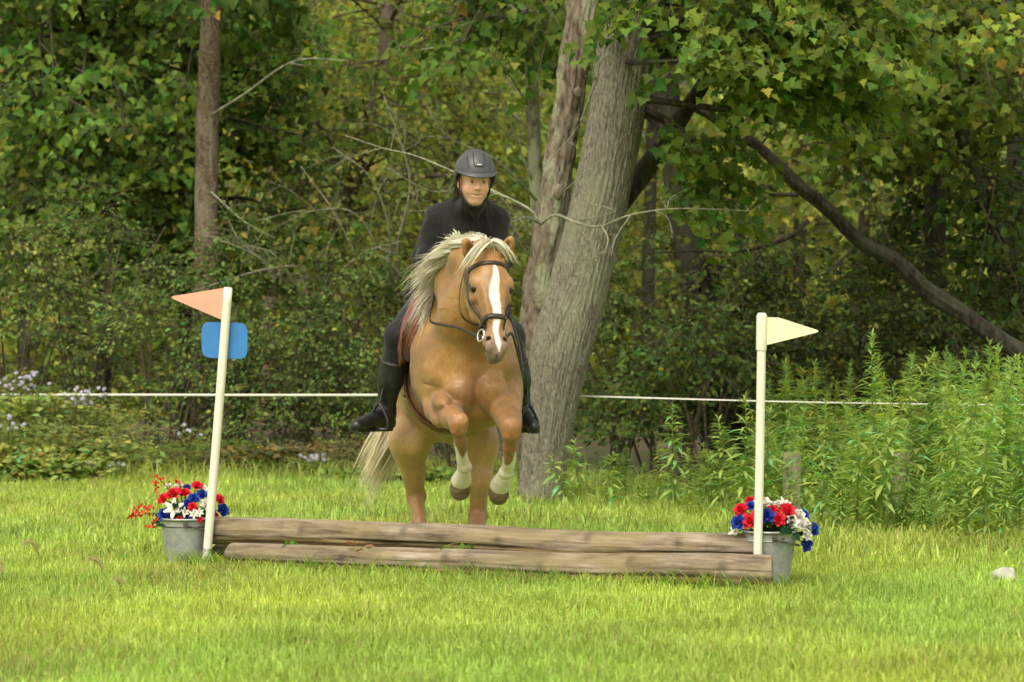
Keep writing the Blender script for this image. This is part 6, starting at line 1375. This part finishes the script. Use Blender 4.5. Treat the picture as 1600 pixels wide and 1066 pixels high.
    for p in zip_: zp.append(f.surf(np.array([p[0], 15.3, p[2]]), (0, -1, 0), .45, .003))
    strap('zip', zp, np.array([1.0, 0, 0]), .008, .004, M_BLACKPLASTIC, jk)
    f = Field(axis(-.80, .14, .0075), axis(14.90, 15.75, .0085), axis(.80, 1.45, .0075)); legs(f, .004, False); f.ell(P(706, 468, 15.48), (.17, .13, .10), .06)
    V, Q = f.mesh(); obj('breeches', V, [Q], M_BREECH, root)
    # boots
    for K, A, T, Hl in ((KN_R, AN_R, TOE_R, HEEL_R), (KN_L, AN_L, TOE_L, HEEL_L)):
        lo = np.minimum.reduce([K, A, T, Hl]) - .1; hi = np.maximum.reduce([K, A, T, Hl]) + .1
        f = Field(axis(lo[0], hi[0], .005), axis(lo[1], hi[1], .006), axis(lo[2], hi[2], .005))
        top = K + (A - K) * .36
        f.chain([top, K + (A - K) * .6, A], [.066, .062, .046], .03); f.ell(K + (A - K) * .5 + np.array([0, .02, 0]), (.058, .062, .08), .03)
        f.chain([A, Hl], [.046, .038], .03); f.cap(A + (Hl - A) * .3, T, .044, .029, .03); f.cap(Hl + (0, 0, -.006), T + (0, 0, -.008), .030, .026, .02)
        d = norm(K - A); n_ = top + d * .06
        f.ell(top + d * .075, (.10, .10, .075), .004, np.stack([norm(np.cross(d, [0, 1, 0])), np.cross(d, norm(np.cross(d, [0, 1, 0]))), d], 1), sub=True)
        f.ell(top + d * .02, (.052, .052, .06), .004, sub=True)
        V, Q = f.mesh(); V = V + np.array([norm(np.array([1, 1, 0.])) * mnoise.noise(Vector(v * 30)) * .0025 for v in V])
        b = obj('boot', V, [Q], M_BLACKLEATHER, root)
        sole = catmull([Hl + (0, .02, -.040), Hl * .5 + T * .5 + (0, 0, -.034), T + norm(T - Hl) * .02 + (0, 0, -.026)], 10)
        strap('sole', sole, norm(np.cross(T - Hl, [0, 0, 1])), .055, .012, M_BLACKPLASTIC, b)
        rp = [A + (HP_ - A) * .0 for HP_ in (K,)][0]
        v, qd, _ = ring(A + d * .015, d, .052, .006); MB().add(v, qd).build('ankle_strap', M_BLACKLEATHER, b)
        v, qd, _ = ring(top + d * .004, d, .0655, .004); MB().add(v, qd).build('boot_top_piping', M_DARKLEATHER, b)
    build_helmet(root)
def build_helmet(root):
    c = FP(0, -.008, .026); mb = MB(); nu, nv = 48, 22
    def sp(a, e, r=1.0):      # a azimuth from the face, e elevation
        low = -.30 if abs(math.cos(a)) < 2 else 0
        x, y, z = math.sin(a) * math.cos(e), math.cos(a) * math.cos(e), math.sin(e)
        return c + fx * x * .106 * r + fy * y * .125 * r + fz * (z * .128 * r)
    V = []
    for k in range(nv):
        for i in range(nu):
            a = 2 * math.pi * i / nu; ca = math.cos(a)
            emin = R(9) if ca > 0 else R(9)
            emin = R(9) - R(52) * smooth01((-ca + .45) / .75) * (1 if True else 0)
            e = emin + (R(89.5) - emin) * k / (nv - 1); V.append(sp(a, e))
    i = np.arange(nv - 1)[:, None] * nu; j = np.arange(nu)[None]; j2 = (j + 1) % nu
    q = np.stack([i + j, i + j2, i + nu + j2, i + nu + j], -1).reshape(-1, 4); V = np.array(V)
    inner = c + (V - c) * .90
    rim = np.stack([np.arange(nu), np.arange(nu) + nv * nu, (np.arange(nu) + 1) % nu + nv * nu, (np.arange(nu) + 1) % nu], -1)
    mb.add(np.vstack([V, inner]), np.vstack([q, q[:, ::-1] + nv * nu, rim]))
    hm = mb.build('helmet', M_HELMET, root)
    # peak
    V = []; na = 25
    for up in (0, 1):
        for k in range(5):
            for t in np.linspace(-1, 1, na):
                a = t * R(82); r = 1.0 + (.17 * k / 4) * math.cos(t * 1.45) ** .7 if k else .985
                p = sp(a, R(10) - R(9) * k / 4 * math.cos(a), r); V.append(p + fz * (.004 * up))
    q = []; nn = 5 * na
    for k in range(4):
        for t in range(na - 1):
            a = k * na + t; q += [[a, a + na, a + na + 1, a + 1], [nn + a, nn + a + 1, nn + a + na + 1, nn + a + na]]
    e = [4 * na + t for t in range(na)]; q += [[a, nn + a, nn + b, b] for a, b in zip(e, e[1:])]
    for kk in range(4): 
        a, b = kk * na, (kk + 1) * na; q += [[a, nn + a, nn + b, b]]; a, b = a + na - 1, b + na - 1; q += [[b, nn + b, nn + a, a]]
    obj('peak', np.array(V), [np.array(q)], M_HELMET, hm)
    # vents, badge, straps
    for a0, e0, a1, e1 in ((-50, 48, -30, 20), (-30, 62, -14, 26), (30, 62, 14, 26), (50, 48, 32, 20)):
        ts = np.linspace(0, 1, 10); pts = [sp(R(a0 + (a1 - a0) * t), R(e0 + (e1 - e0) * t), 1.0) for t in ts]
        outs = [norm(p - c) for p in pts]; strap('vent', pts, np.array([norm(np.cross(pts[1] - pts[0], o)) for o in outs]), .006, .006, M_BLACKPLASTIC, hm, outs)
    pts = [sp(R(a), R(26), 1.0) for a in np.linspace(-13, 13, 8)]; strap('vent', pts, fz, .004, .006, M_BLACKPLASTIC, hm, [norm(p - c) for p in pts])
    pts = [sp(R(a), R(29.5), 1.008) for a in np.linspace(-7, 7, 6)]; strap('badge', pts, fz, .011, .005, M_STEEL, hm, [norm(p - c) for p in pts])
    for s in (-1, 1):
        st = catmull([FP(s * .088, .01, .03), FP(s * .080, .012, -.03), FP(s * .066, .03, -.085), FP(s * .03, .055, -.125), FP(0, .062, -.130)], 16)
        strap('chin_strap', st, fy, .016, .004, M_BLACKPLASTIC, hm)
        st = catmull([FP(s * .084, -.06, .0), FP(s * .078, -.02, -.05), FP(s * .066, .03, -.085)], 10); strap('chin_strap', st, fy, .014, .004, M_BLACKPLASTIC, hm)
    # hair tucked under the helmet at the sides
    pr = np.array([FP(x, -.075, -.02) for x in (-.07, -.035, 0, .035, .07)]); t = np.linspace(0, 1, 8)
    dv = np.array([(fz * -.07 + fy * -.02)[None] * t[:, None] for _ in range(5)])
    hair('hair', pr, dv, 260, 8, .002, (.16, .085, .04), .01, root, wild=.08)
build_rider()
